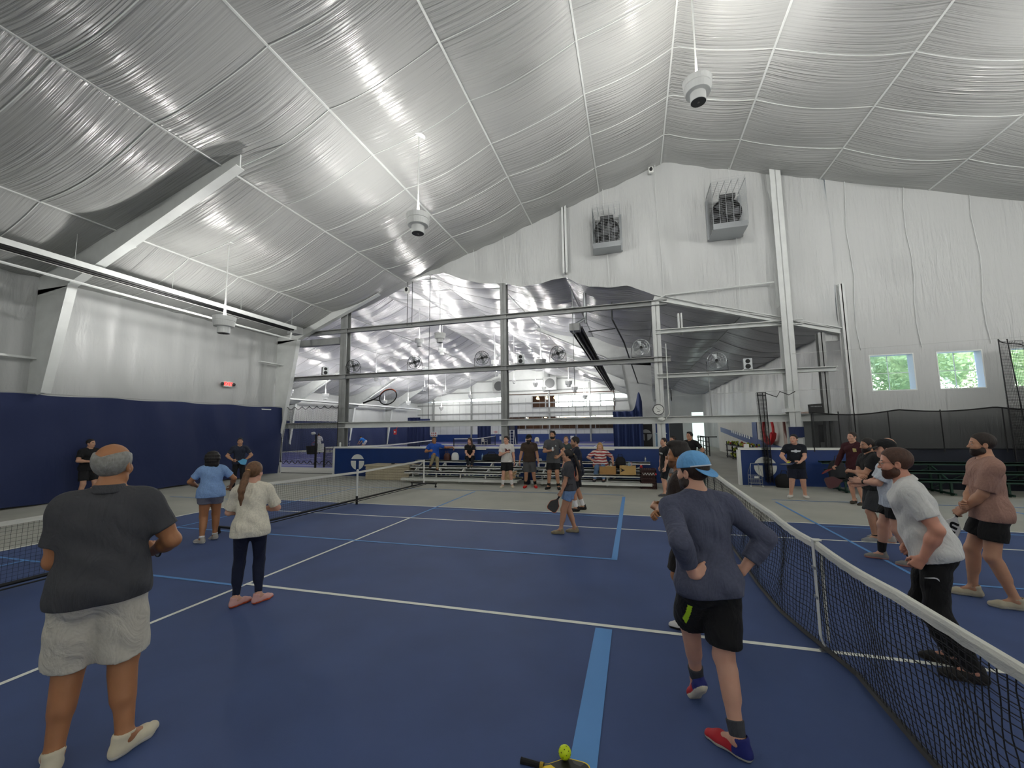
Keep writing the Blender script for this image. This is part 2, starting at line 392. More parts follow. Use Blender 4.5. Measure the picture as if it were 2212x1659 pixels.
# ---------------- steel ----------------
def ibeam(mb, a, b, w, h, t=.03, up=(0, 0, 1)):
    a = Vector(a); b = Vector(b); d = (b-a).normalized(); up = Vector(up)
    if abs(d.dot(up)) > .9: up = Vector((0, 1, 0))
    x = d.cross(up).normalized(); z = x.cross(d).normalized()
    for s in (-1, 1): mb.bar(a+z*s*(h/2-t/2), b+z*s*(h/2-t/2), w, t, up)
    mb.bar(a, b, t, h, up)
def col_i(x, y, z0, z1, w, d, m, lab, name='steel_column', grp=None):
    mb = MB(); ibeam(mb, (x, y, z0), (x, y, z1), w, d)
    o = mb.build(name, m); o['label'] = lab; o['category'] = 'column'
    return o
col_i(-14.5, 12.1, 0, 7.9, .34, .32, M_steelg, 'grey steel column nearest the left end of the low blue wall')
col_i(-6.62, 12.1, 0, 8.1, .26, .3, M_steelg, 'grey steel column in the middle of the opening behind the bleachers')
col_i(-.56, 12.1, 0, 6.75, .28, .3, M_steelw, 'worn pale steel column carrying the round clock')
mb = MB(); ibeam(mb, (3.66, 11.85, 0), (3.66, 11.85, 11.15), .34, .4); mb.box((3.66, 11.85, 2.45), (.5, .5, .12))
o = mb.build('steel_column', M_steelw); tag(o, 'tall white steel column rising to the ceiling right of the exhaust fans', 'column')
col_i(4.76, 12.15, 0, 5.1, .2, .25, M_steelg, 'thin grey steel column right of the tall white column')
col_i(5.42, 11.95, 0, 6.7, .16, .12, M_steelw, 'slim white steel post at the left edge of the window wall')
col_i(-3.93, 11.85, 8.15, 11.1, .2, .18, M_steelw, 'short white steel post hanging on the gable wall left of the caged fans')
def hbeam(x0, x1, z, h, m, lab, y=11.95, w=.18):
    mb = MB(); mb.box(((x0+x1)/2, y, z+h/2-.012), (x1-x0, w, .025)); mb.box(((x0+x1)/2, y+w/2-.012, z), (x1-x0, .025, h)); mb.box(((x0+x1)/2, y, z-h/2+.012), (x1-x0, w, .025))
    tag(mb.build('steel_beam', m), lab, 'beam')
hbeam(-17.0, -.15, 6.62, .2, M_steelg, 'topmost long steel girt across the opening to the far hall')
hbeam(-18.0, -.12, 4.45, .2, M_steelg, 'middle long steel girt on which the small fans and speakers stand')
hbeam(-18.1, 5.0, 2.2, .26, M_steelw, 'lowest long pale girt running behind the people above the low blue wall')
hbeam(-.6, 4.2, 5.5, .17, M_steelw, 'short upper pale girt right of the clock column')
hbeam(-.62, 5.1, 3.82, .16, M_steelw, 'short pale girt right of the clock column carrying one fan and a speaker')
mb = MB(); ibeam(mb, (-.6, 12.0, 6.85), (5.3, 12.0, 5.1), .2, .22); tag(mb.build('steel_beam', M_steelw), 'sloping pale roof beam under the right end of the hanging gable fabric', 'beam')
mb = MB(); ibeam(mb, (.3, 12.2, 5.4), (.3, 12.2, 6.2), .16, .2); tag(mb.build('steel_post', M_steelw), 'short rusty pale post between the sloping beam and the upper girt', 'post')
mb = MB(); mb.tube([(-.5, 11.8, 6.72), (-.2, 11.8, 6.85), (3.4, 11.8, 6.95)], .03, 6); tag(mb.build('conduit_pipe', M_steelw), 'thin white pipe running from the clock column top to the tall white column', 'pipe')
# box beam near the left heater
mb = MB(); mb.box((-15.8, 11.95, 6.15), (2.3, .26, .3)); tag(mb.build('steel_beam', M_steelg), 'short thick grey beam between the left heater end and the first grey column', 'beam')

def frame(xw, y, side, m, lab, zk=6.1, xin=5.6, rf=roof, hcol=.8, kw=1.5, wb=.35, dt=.28):
    """tapered portal frame: side=+1 when the hall lies to +X of the wall"""
    e = empty('portal_frame', (xw, y, 0), 0, lab, 'steel frame')
    s = side; t = .14
    # column web: outer straight, inner tapering outwards towards the knee
    c = MB(); poly = [(0, 0), (min(wb, .3), 0), (min(wb, .3), 3.0), (wb+(hcol+.25-wb)*3.1/zk, 3.1), (hcol+.25, zk), (0, zk)] if dt > .3 else [(0, 0), (wb, 0), (hcol+.25, zk), (0, zk)]
    c.prism([(p[0]*s, p[1]) for p in poly], (0, .03, 0), (xw, y-.015, 0), (1, 0, 0), (0, 0, 1))
    z9 = 3.1 if dt > .3 else 0; c.bar((xw+(wb+(hcol+.25-wb)*z9/zk)*s, y, z9), (xw+(hcol+.25)*s, y, zk), .22, .03, (s, 0, 0)); c.build('column', m, e)
    r = MB(); x1 = xw+s*xin
    zr = lambda x: float(rf(np.array(x)))
    pts = [(xw, zk-.15), (xw+s*(hcol+.25), zk), (x1, zr(x1)-dt), (x1, zr(x1)+.1), (xw, zr(xw)+.05)]
    r.prism(pts, (0, .03, 0), (0, y-.015, 0), (1, 0, 0), (0, 0, 1))
    r.bar((pts[1][0], y, pts[1][1]), (pts[2][0], y, pts[2][1]), .24, .03, (0, 0, 1)); r.build('rafter', m, e)
    for k in (.25, .55, .8):
        b = MB(); q = Vector((pts[1][0], y, pts[1][1])).lerp(Vector((pts[2][0], y, pts[2][1])), k); b.tube([q, q+Vector((0, .75, .75))*.75], .018, 5); b.build('brace', m, e)
    return e
frame(-18, 3.05, 1, M_steelw, 'white tapered steel frame on the left wall rising into the ceiling', xin=7.36, hcol=1.25, zk=6.12, wb=.1, dt=.36)
frame(-18, 11.6, 1, M_steelw, 'white tapered steel frame at the far end of the left wall', xin=5.6, hcol=1.0, zk=6.3, wb=.2, dt=.2)
frame(-18, -4.6, 1, M_steelw, 'white tapered steel frame on the left wall beside the camera', xin=6.9)
for i, y in enumerate((22, 31, 40, 48)):
    nm = ['nearest', 'second', 'third', 'farthest'][i]
    frame(-.4, y, -1, M_steelw, 'white haunched frame in the far hall right row, %s of four' % nm, zk=5.8, xin=7, rf=roof2, hcol=1.5, wb=.9)
    frame(-34.3, y-2, 1, M_steelw, 'white tapered frame on the far hall left wall, %s of four' % nm, zk=4.6, xin=6.4, rf=roof2)
# side wall purlin stubs on left wall
mb = MB()
for z in (2.95, 5.1): 
    for y in (11.2,): mb.box((-17.6, y-.3, z), (.12, 1.3, .05))
mb.box((-17.75, 2.3, 4.1), (.1, 2.4, .06)); mb.build('trim_4', M_steelw, kind='structure')
# ---------------- pendant uplights (seen ones, plus assumed lamps out of view) ----------------
M_bowl = mat('lamp_white', '#d4d6d4', .45)
M_lens = mat('lamp_glow', '#fffaf0', .5, emit=6.0)
M_dark = mat('dark_grey', '#3a3c3d', .6)
def lamp_data(nm, w):
    l = bpy.data.lights.new(nm, 'POINT'); l.shadow_soft_size = .10; l.energy = w; l.color = (1, .985, .95)
    # wide batwing distribution of an uplight bowl: weaker straight up, stronger to the sides
    l.use_nodes = True; N = l.node_tree.nodes; L = l.node_tree.links; em = [n for n in N if n.type == 'EMISSION'][0]
    g = N.new('ShaderNodeNewGeometry'); sp = N.new('ShaderNodeSeparateXYZ'); L.new(g.outputs['Incoming'], sp.inputs[0])
    a = N.new('ShaderNodeMath'); a.operation = 'ABSOLUTE'; L.new(sp.outputs[2], a.inputs[0])
    m = N.new('ShaderNodeMath'); m.operation = 'MAXIMUM'; m.inputs[1].default_value = .5; L.new(a.outputs[0], m.inputs[0])
    q = N.new('ShaderNodeMath'); q.operation = 'POWER'; q.inputs[1].default_value = -1.7; L.new(m.outputs[0], q.inputs[0])
    k = N.new('ShaderNodeMath'); k.operation = 'MULTIPLY'; k.inputs[1].default_value = .5; L.new(q.outputs[0], k.inputs[0]); L.new(k.outputs[0], em.inputs['Strength'])
    return l
LD = lamp_data('uplight', LAMP_W)
LD2 = lamp_data('uplight', LAMP_W*.55); LD2.shadow_soft_size = .25
def make_pendant():
    e = empty('pendant_light', (0, 0, 0))
    b = MB()
    b.lathe([(.315, 0), (.315, -.02), (.30, -.13), (.285, -.14), (.285, -.155), (.30, -.165), (.27, -.30), (.255, -.305), (.17, -.31), (.17, -.5), (.165, -.51)], n=28)
    # open bowl: remove nothing, rim ring on top
    b.build('bowl', M_bowl, e)
    c = MB(); c.lathe([(.0, -.512), (.16, -.512)], n=24); c.ball((0, 0, -.515), .03, 8); c.build('cap', M_dark, e)
    g = MB(); g.lathe([(.0, .004), (.27, .004)], n=28); g.build('lens', M_lens, e)
    return e
proto = make_pendant()
M_rod = mat('rod_white', '#e6e8e6', .35, .2)
rods = {}
def rod(L):
    k = round(L, 1)
    if k not in rods:
        m = MB(); m.tube([(0, 0, 0), (0, 0, L)], .018, 6); m.lathe([(.05, 0), (.03, .25), (.02, .6)], n=10)
        m.lathe([(.17, L-.03), (.17, L), (.02, L+.02)], n=16); me_o = m.build('rod', M_rod); rods[k] = me_o.data; bpy.data.objects.remove(me_o)
    return rods[k]
def pendant(x, y, zt, zr, lab, first=[True], light=True, grp=None, w=None):
    e = copy_tree(proto)
    e.location = (x, y, zt); e['label'] = lab; e['category'] = 'lamp'
    if grp: e['group'] = grp
    r = bpy.data.objects.new('rod', rod(zr-zt)); COL.objects.link(r); r.parent = e
    lo = bpy.data.objects.new('uplight', LD if y < 12 else LD2); COL.objects.link(lo); lo.parent = e; lo.location = (0, 0, .105)
    return e
for (x, y, z, lab) in ((.17, 5.1, 9.72, 'white stepped pendant lamp hanging nearest the top right, left of the gable wall peak'),
                       (-6.84, 5.1, 7.66, 'white stepped pendant lamp in the middle of the near ceiling'),
                       (-13.4, 5.1, 5.45, 'white stepped pendant lamp hanging by the left wall heater')):
    pendant(x, y, z, float(roof(np.array(x)))-.12, lab)
GR = 'assumed near hall lamps above and behind the camera'  # unseen lamps, assumed so that the near hall is lit
for y in (5.1, -3.6, -12.3):
    for x in (-13.4, -6.84, .17, 6.9, 13.4):
        if (y > 5 and x < 1) or (y == -3.6 and x < 0): continue  # left lamps of the middle row omitted to dim that side
        pendant(x, y, float(roof(np.array(x)))-2.5, float(roof(np.array(x)))-.12, 'assumed white stepped pendant lamp of the near hall, unseen outside the picture', grp=GR)
FARL = [(-28.5, 23.2), (-28.5, 27.4), (-15.6, 21.2), (-11.5, 16.0), (-15.7, 25), (-23.5, 27.8), (-28.6, 37), (-28.1, 41.3), (-23.9, 37.6), (-23.7, 42.6), (-23.6, 50.5), (-28.8, 52), (-11.7, 26), (-16.4, 40.6), (-9.9, 25.1), (-17.3, 51), (-13.2, 46.4), (-13.4, 52.6), (-6.6, 19.2), (-6.85, 31.6), (-7.2, 38.1), (-7.5, 50.5), (-8, 53)]
WORDS = ['by the far left curtain beside its twin', 'by the far left curtain, right of its twin', 'above the middle small fan', 'large and highest in the far hall', 'just below the largest far lamp', 'over the hanging racket', 'right of the racket', 'low, left of the tall wall posts', 'left of the far gable wall', 'before the first far wall post', 'high at the far gable wall', 'lowest at the far left corner', 'right of the third small fan', 'below the lamp right of the third fan', 'left of the middle steel column', 'just right of the middle column, small', 'in front of the far wall exhaust fan', 'right of the far wall exhaust fan', 'behind the fan row, large', 'left of the black heater tube, large', 'left of the black heater tube, lower of two', 'in front of the far gallery windows', 'rightmost over the far gallery windows']
for (x, y), wd in zip(FARL, WORDS):
    zr = float(roof2(np.array(x))); pendant(x, y, zr-2.45, zr-.1, 'white pendant lamp of the far hall, '+wd)

for c in list(proto.children): bpy.data.objects.remove(c)
bpy.data.objects.remove(proto)
# ---------------- curtains and low walls ----------------
def curtain_left(u, v):
    Y = -15.8+27.5*u; Z = 3.06-3.02*v
    fold = .07*np.sin(Y*2.3+1.3*np.sin(Z*1.1+Y*.5))*(.25+v)+.05*np.sin(Y*.9-Z*1.4)*v+.03*np.sin(Y*6+Z)*(1-v)
    return -17.55+fold+.10*v, Y+.0*Z-.35*v*np.clip((u-.9)*10, 0, 1), Z+.02*np.sin(Y*3)
o = grid_mesh('wall_curtain', curtain_left, 260, 24, M_navy, smooth=True)
tag(o, 'long navy vinyl curtain hanging on the near left wall', 'curtain')
mb = MB(); mb.tube([(-17.6, -15.8, 3.1), (-17.6, 11.75, 3.1)], .012, 5); tag(mb.build('curtain_cable', M_wire), 'thin cable along the top of the navy curtain', 'cable')
def cf(u, v):
    Y = 13+41*u; Z = 2.95-2.95*v
    return -33.9+.08*np.sin(Y*2.0+Z)*(.3+v), Y, Z
tag(grid_mesh('wall_curtain', cf, 160, 10, M_navy), 'navy curtain along the far hall left wall', 'curtain')
def tlogo(mb, x, y, z, r, t=.012):
    """white disc divided by a T shaped gap"""
    top = [(r*math.cos(a), r*math.sin(a)) for a in np.linspace(math.radians(22), math.radians(158), 14)]
    top = [(px, py) for px, py in top]
    mb.prism(top, (0, -t, 0), (x, y, z), (1, 0, 0), (0, 0, 1))
    for s in (-1, 1):
        a0, a1 = math.radians(8), math.radians(-76)
        P = [(s*r*math.cos(a), r*math.sin(a)) for a in np.linspace(a0, a1, 14)]+[(s*.24*r, .14*r)]
        if s < 0: P = P[::-1]
        mb.prism(P, (0, -t, 0), (x, y, z), (1, 0, 0), (0, 0, 1))
def low_wall(x0, x1, y, h, lab, logos=(), papers=()):
    e = empty('low_wall', ((x0+x1)/2, y, 0), 0, lab, 'low wall')
    b = MB(); b.box(((x0+x1)/2, y, (h-.07)/2), (x1-x0, .14, h-.07)); b.build('panel', M_lowwall, e)
    c = MB(); c.box(((x0+x1)/2, y, h-.035), (x1-x0+.06, .2, .07)); c.build('cap', M_capw, e)
    for i, (xx, pos) in enumerate(((x0, -1), (x1, 1))):
        c = MB(); c.box((xx+pos*.04, y, (h-.07)/2), (.09, .19, h-.07)); c.build('end_post', M_capw, e)
    for lx in logos:
        m = MB(); tlogo(m, lx, y-.071, .6, .33); m.build('logo', M_capw, e)
    for px in papers:
        m = MB(); m.box((px, y-.105, h-.06), (.42, .004, .12)); m.build('paper_notice', mat('paper', '#d9d9d4', .8), e)
    return e
low_wall(-14.2, -.62, 11.3, 1.25, 'long blue low wall with white cap behind the bleachers', (-13.03,), (-7.35, -2.45))
low_wall(1.84, 5.2, 11.3, 1.22, 'short blue low wall with white cap right of the passage', (2.55,))
# padded dark wall and see-through windscreen at the right
M_scr = mat('windscreen', '#15171a', .8)
def screen(m):
    N = m.node_tree.nodes; L = m.node_tree.links; b = N['Principled BSDF']; out = [n for n in N if n.type == 'OUTPUT_MATERIAL'][0]
    t = N.new('ShaderNodeBsdfTransparent'); mx = N.new('ShaderNodeMixShader'); mx.inputs[0].default_value = .7
    L.new(t.outputs[0], mx.inputs[1]); L.new(b.outputs[0], mx.inputs[2]); L.new(mx.outputs[0], out.inputs[0])
screen(M_scr)
M_pad = mat('pad_dark', '#0f1626', .7)
mb = MB(); mb.box((11.3, 11.35, .6), (12.1, .14, 1.2)); tag(mb.build('wall_pad', M_pad), 'dark navy padded wall behind the green benches', 'wall pad')
def ws(u, v):
    X = 3.95+14*u; Z = 2.38-.10*np.abs(np.sin(u*14*1.35))*(1-v)-1.22*v
    return X, 11.22+.05*np.sin(X*3.2+v*.6)*(.3+v), Z+.03*np.sin(X)
wo = grid_mesh('windscreen', ws, 200, 12, M_scr); tag(wo, 'black see-through windscreen hanging under the right windows', 'windscreen')
mb = MB(); mb.tube([(3.95+14*u, 11.2, 2.385-.10*abs(math.sin(u*14*1.35))+.03*math.sin(3.95+14*u)) for u in np.linspace(0, 1, 120)], .02, 5)
for x in (3.97, 4.7, 6.0, 7.3, 8.75): mb.tube([(x, 11.19, 1.1), (x, 11.19, 2.36)], .016, 5)
mb.build('hem', M_black, wo)
# ---------------- nets (black divider nets) ----------------
def netmat(name, col, cell, thick):
    m = mat(name, col, .7); N = m.node_tree.nodes; L = m.node_tree.links; b = N['Principled BSDF']; out = [n for n in N if n.type == 'OUTPUT_MATERIAL'][0]
    uv = N.new('ShaderNodeUVMap'); sp = N.new('ShaderNodeSeparateXYZ'); L.new(uv.outputs[0], sp.inputs[0]); r = []
    for k in (0, 1):
        a = N.new('ShaderNodeMath'); a.operation = 'DIVIDE'; a.inputs[1].default_value = cell; L.new(sp.outputs[k], a.inputs[0])
        f = N.new('ShaderNodeMath'); f.operation = 'FRACT'; L.new(a.outputs[0], f.inputs[0])
        c = N.new('ShaderNodeMath'); c.operation = 'LESS_THAN'; c.inputs[1].default_value = thick/cell; L.new(f.outputs[0], c.inputs[0]); r.append(c)
    mx = N.new('ShaderNodeMath'); mx.operation = 'MAXIMUM'; L.new(r[0].outputs[0], mx.inputs[0]); L.new(r[1].outputs[0], mx.inputs[1])
    t = N.new('ShaderNodeBsdfTransparent'); ms = N.new('ShaderNodeMixShader'); L.new(mx.outputs[0], ms.inputs[0]); L.new(t.outputs[0], ms.inputs[1]); L.new(b.outputs[0], ms.inputs[2]); L.new(ms.outputs[0], out.inputs[0])
    return m
def add_uv(o, nu, nv, W_, H_):
    me = o.data; uvl = me.uv_layers.new(name='UVMap')
    idx = np.zeros(len(me.loops), dtype=np.int32); me.loops.foreach_get('vertex_index', idx)
    i = idx//(nv+1); j = idx % (nv+1); d = np.stack([i/nu*W_, j/nv*H_], -1).astype(np.float32).ravel(); uvl.data.foreach_set('uv', d)
M_net = netmat('net_mesh', '#101214', .045, .009)
def net_sheet(fn, nu, nv, w, h, lab, hem=None):
    o = grid_mesh('divider_net', fn, nu, nv, M_net); add_uv(o, nu, nv, w, h); tag(o, lab, 'net')
    if hem:
        mb = MB()
        for P in hem: mb.tube(P, .014, 5)
        mb.build('rope', M_black, o)
    return o
def scal(X, per, a): return a*np.abs(np.cos(X*math.pi/per))
net_sheet(lambda u, v: (-17.9+3.5*u, 11.62+.12*np.sin(u*50)*(1-u)**2, 3.1-scal(u*3.5, .42, .13)*(1-v)-(2.55+.25*u)*v), 90, 6, 4.2, 2.6, 'black divider net in the gap left of the low blue wall',
          [[(-17.9+3.5*u, 11.62, 3.1-float(scal(u*3.5, .42, .13))) for u in np.linspace(0, 1, 110)], [(-17.6+3.2*u, 11.6, .52+.07*math.sin(u*60)) for u in np.linspace(0, 1, 90)], [(-17.4+3.1*u, 11.55, .04) for u in np.linspace(0, 1, 20)], [(-17.6, 11.6, .5), (-17.5, 11.55, .04)], [(-14.4, 11.6, 3.1), (-14.4, 11.6, .5)], [(-17.5, 11.6, 3.0), (-17.52, 11.6, .5)]])
net_sheet(lambda u, v: (8.75+3.4*u, 11.0+.16*np.sin(u*40), 4.36-.1*np.abs(np.sin(u*9))*(1-v)-4.2*v), 120, 6, 9, 4.2, 'black divider net bunched in front of the second and third right windows',
          [[(8.75+3.4*u, 11.0+.1*math.sin(u*40), 4.36-.22*abs(math.sin(u*9))) for u in np.linspace(0, 1, 60)], [(8.75, 11, 4.36), (8.8, 11, .3)], [(8.95, 11, 4.36), (9.2, 11.05, .3)]])
net_sheet(lambda u, v: (2.40+(.30-.08*v)*u+.10*v, 11.12+.07*np.sin(u*60), 3.03-2.9*v), 60, 8, 4.5, 3.0, 'black net gathered into a hanging bundle left of the tall white column',
          [[(2.42, 11.1, 3.03), (2.7, 11.1, 3.03)], [(2.42, 11.08, 2.95), (2.68, 11.05, 2.93)], [(2.45, 11.1, 3.02), (2.56, 11.1, .1)], [(2.68, 11.1, 3.02), (2.72, 11.1, .1)], [(2.58, 11.05, 3.02), (2.62, 11.05, .1)], [(2.7, 11.1, 3.0), (3.0, 11.1, 2.87), (3.1, 11.1, 3.05), (3.35, 11.1, 2.93), (3.55, 11.15, 3.04)]])
mb = MB(); mb.tube([(-.5, 11.12, 3.02), (3.6, 11.12, 3.08)], .006, 4); mb.tube([(3.6, 11.12, 3.08), (5.4, 11.6, 3.1)], .006, 4); tag(mb.build('net_cable', M_wire), 'thin cable the gathered net hangs from', 'cable')
mb = MB(); mb.tube([(3.7, 11.6, 4.35), (14, 10.95, 4.5)], .008, 4); tag(mb.build('net_cable', M_wire), 'thin cable crossing above the right windows', 'cable')
# far hall dividers
FN = []
for i, (x0, x1, y, h, lab) in enumerate(((-29.5, -26.5, 44, 3.3, 'leftmost navy drape standing at the far hall left corner'), (-26.2, -24.6, 38, 3.3, 'second navy drape of the far hall, right of the leftmost'),
        (-20.8, -19.0, 46, 2.9, 'navy drape beside the far umpire chair'), (-17.3, -15.5, 46, 2.9, 'navy drape behind the white plastic chairs'))):
    o = grid_mesh('drape', lambda u, v: (x0+(x1-x0)*u, y+.12*np.sin(u*22), h*(1-v)), 40, 4, M_navy); tag(o, lab, 'curtain')
o = grid_mesh('drape', lambda u, v: (-2.62+1.55*u, 19.0+.14*np.sin(u*26), .0+(2.8+1.0*np.exp(-((u-.9)/.12)**2))*(1-v)), 60, 4, mat('drape_blue', '#2c3c6c', .75)); tag(o, 'bunched blue drape with a raised corner beside the black board with the T disc', 'curtain')
# board with T disc
e = empty('logo_board', (-1.0, 20, 0), 0, 'black board with a grey T disc behind the clock column', 'board')
mb = MB(); mb.box((-.95, 20, 1.05), (.75, .06, 2.1)); mb.build('panel', M_black, e)
mb = MB(); tlogo(mb, -.93, 19.965, 1.5, .31); mb.build('logo', mat('grey_print', '#8e9090', .6), e)
# ---------------- heaters ----------------
def heater(P, lab, refl=M_steelw, back=False):
    e = empty('radiant_heater', P[0], 0, lab, 'heater'); a, b = Vector(P[0]), Vector(P[1]); d = (b-a).normalized(); s = d.cross(Vector((0, 0, 1))).normalized()
    m = MB(); m.tube([a+s*.09, b+s*.09], .05, 8); m.tube([a-s*.09, b-s*.09], .05, 8); m.build('burner_tube', M_black, e)
    r = MB(); r.bar(a+Vector((0, 0, .1)), b+Vector((0, 0, .1)), .42, .02)
    for t in (-1, 1): r.bar(a+s*t*.25+Vector((0, 0, .05)), b+s*t*.25+Vector((0, 0, .05)), .02, .14)
    r.build('reflector', refl, e)
    bx = MB(); q = a if not back else b; bx.box(q+d*(-.25 if not back else .2), (.42, .42, .3)); bx.build('burner_box', M_steelg, e)
    h = MB(); n = int((b-a).length/2.4)
    for i in range(n+1): p = a.lerp(b, i/n); h.tube([p, p+Vector((0, 0, .9))], .006, 4)
    h.build('hanger', M_wire, e); return e
heater([(-15.35, -12, 6.36), (-15.35, 9.7, 6.24)], 'long radiant heater along the near left wall under the ceiling', back=True)
heater([(-3.7, 12.8, 6.05), (-3.7, 44, 6.05)], 'long black radiant tube heater under the far hall right side', M_black)
heater([(-32.4, 14, 4.9), (-32.4, 52, 4.9)], 'long pale radiant heater along the far hall left wall')
mb = MB(); mb.tube([(-3.3, 12.9, 6.3), (-3.3, 12.9, 7.6)], .06, 8); mb.tube([(-3.9, 12.6, 6.1), (-3.3, 12.9, 6.5), (-3.3, 12.9, 7.7)], .07, 8); tag(mb.build('flue_pipe', M_metal), 'bent grey flue pipe rising from the black tube heater', 'pipe')
mb = MB(); mb.tube([(-15.3, -12, 6.02), (-15.3, 9.6, 5.82), (-15.3, 9.65, 6.1)], .035, 6); tag(mb.build('gas_pipe', M_steelw), 'thin white pipe running below the left wall heater', 'pipe')
mb = MB(); mb.tube([(-2.2, 12.6, 7.0), (-2.2, 12.6, 6.3), (-1.8, 14, 5.6), (-1.2, 22, 4.6)], .035, 6); mb.tube([(-3.2, 13.0, 5.95), (-2.1, 13.0, 6.0)], .025, 6); tag(mb.build('conduit_pipe', M_dark), 'dark pipe slanting beside the black tube heater', 'pipe')
# wires hanging
for x, y, z0, z1, lab in ((-11.0, 11.9, 6.6, 8.6, 'twin cables holding the small sensor box above the topmost girt'),):
    mb = MB(); mb.tube([(x-.12, y, z0), (x-.12, y, z1)], .015, 5); mb.tube([(x+.12, y, z0), (x+.12, y, z1)], .015, 5); tag(mb.build('cable_pair', M_dark), lab, 'cable')
mb = MB(); mb.tube([(-10.3, 12.4, 2.3), (-10.25, 12.4, 9.2)], .012, 5); tag(mb.build('cable', M_dark), 'thin cable hanging down through the middle small fan', 'cable')
mb = MB(); mb.tube([(-3.75, 12.3, 1.2), (-3.75, 12.3, 7.6)], .015, 5); tag(mb.build('cable', M_steelg), 'thin cable hanging in front of the black tube heater', 'cable')
mb = MB(); mb.tube([(1.15, 11.85, 2.3), (1.12, 11.9, 3.82)], .014, 5); tag(mb.build('cable', M_steelg), 'thin cable below the fan right of the clock column', 'cable')
# ---------------- signs, sensors, clock ----------------
def textmesh(txt, size, m, parent, loc, rot, name='lettering', ext=.002, bold=0):
    c = bpy.data.curves.new(name, 'FONT'); c.body = txt; c.size = size; c.extrude = ext; c.align_x = 'CENTER'; c.align_y = 'CENTER'; c.offset = bold
    o = bpy.data.objects.new(name, c); COL.objects.link(o); dg = bpy.context.evaluated_depsgraph_get(); me = bpy.data.meshes.new_from_object(o.evaluated_get(dg)); bpy.data.objects.remove(o)
    me.materials.clear(); me.materials.append(m); o = bpy.data.objects.new(name, me); COL.objects.link(o)
    o.location = loc; o.rotation_euler = rot
    if parent:
        o.parent = parent; o.location = Vector(loc)-parent.location
    return o
M_red = mat('red', '#c4242a', .5); M_redlit = mat('exit_red', '#f0302c', .5, emit=1.2)
e = empty('exit_sign', (-17.85, 9.0, 3.95), 0, 'white exit sign with red letters and two lamp heads on the left wall', 'sign')
mb = MB(); mb.box((-17.85, 9.0, 3.95), (.06, .36, .22)); mb.build('housing', M_mull, e)
for s in (-1, 1):
    mb = MB(); mb.ball((-17.82, 9+s*.26, 3.95), .07, 10); mb.build('lamp_head', M_dark, e)
textmesh('EXIT', .19, M_redlit, e, (-17.815, 9.0, 3.95), (math.pi/2, 0, math.pi/2), bold=.006)
e = empty('wall_clock', (-.65, 11.7, 2.57), 0, 'round white clock with black rim on the worn pale column', 'clock')
mb = MB(); mb.lathe([(0, 0), (.19, 0), (.2, .03), (.2, .05)], (-.65, 11.74, 2.57), 32, (0, -1, 0)); mb.build('rim', M_black, e)
mb = MB(); mb.lathe([(.0, .055), (.175, .055), (.175, .05)], (-.65, 11.74, 2.57), 32, (0, -1, 0)); mb.build('face', M_capw, e)
mb = MB()
for k in range(12):
    a = k*math.pi/6; mb.box((-.65+.15*math.sin(a), 11.683, 2.57+.15*math.cos(a)), (.012, .004, .012))
mb.box((-.65, 11.683, 2.5), (.09, .004, .02)); mb.build('marks', M_black, e)
for nm, L_, a in (('hour_hand', .08, math.radians(115)), ('minute_hand', .12, math.radians(-42))):
    mb = MB(); mb.bar((-.65, 11.681, 2.57), (-.65+L_*math.sin(a), 11.681, 2.57+L_*math.cos(a)), .01, .004, (0, 1, 0)); mb.build(nm, M_black, e)
def sensor(x, y, z, lab, s=.17):
    e = empty('sensor_box', (x, y, z), 0, lab, 'sensor'); mb = MB(); mb.box((x, y, z), (s, s*.6, s*1.3)); mb.build('housing', M_capw, e)
    mb = MB(); mb.ball((x, y-s*.3, z+s*.1), s*.38, 10, (1, .6, 1.3)); mb.build('lens', M_black, e)
sensor(-.49, 11.75, 11.85, 'small white sensor box at the peak of the gable wall'); sensor(-11.1, 11.82, 8.2, 'small white sensor box hanging on twin cables', .2)
e = empty('emergency_light', (-.55, 11.75, 2.2), 0, 'white emergency light at the foot of the clock column conduit', 'light fixture')
mb = MB(); mb.ball((-.55, 11.8, 2.22), .13, 12, (1, .7, .6)); mb.build('housing', M_capw, e)
mb = MB(); mb.tube([(-.4, 11.75, 2.25), (-.28, 11.75, 2.4), (-.28, 11.75, 5.0)], .018, 5); mb.build('conduit', M_capw, e)
e = empty('fire_alarm', (-11.6, 11.8, 1.9), 0, 'small red alarm tag hanging from the lowest girt', 'alarm')
mb = MB(); mb.box((-11.57, 11.8, 1.86), (.12, .06, .22)); mb.tube([(-11.57, 11.8, 1.9), (-11.5, 11.88, 2.1)], .01, 4); mb.build('housing', M_red, e); mb = MB(); mb.box((-11.57, 11.765, 1.86), (.06, .01, .08)); mb.build('label', M_capw, e)
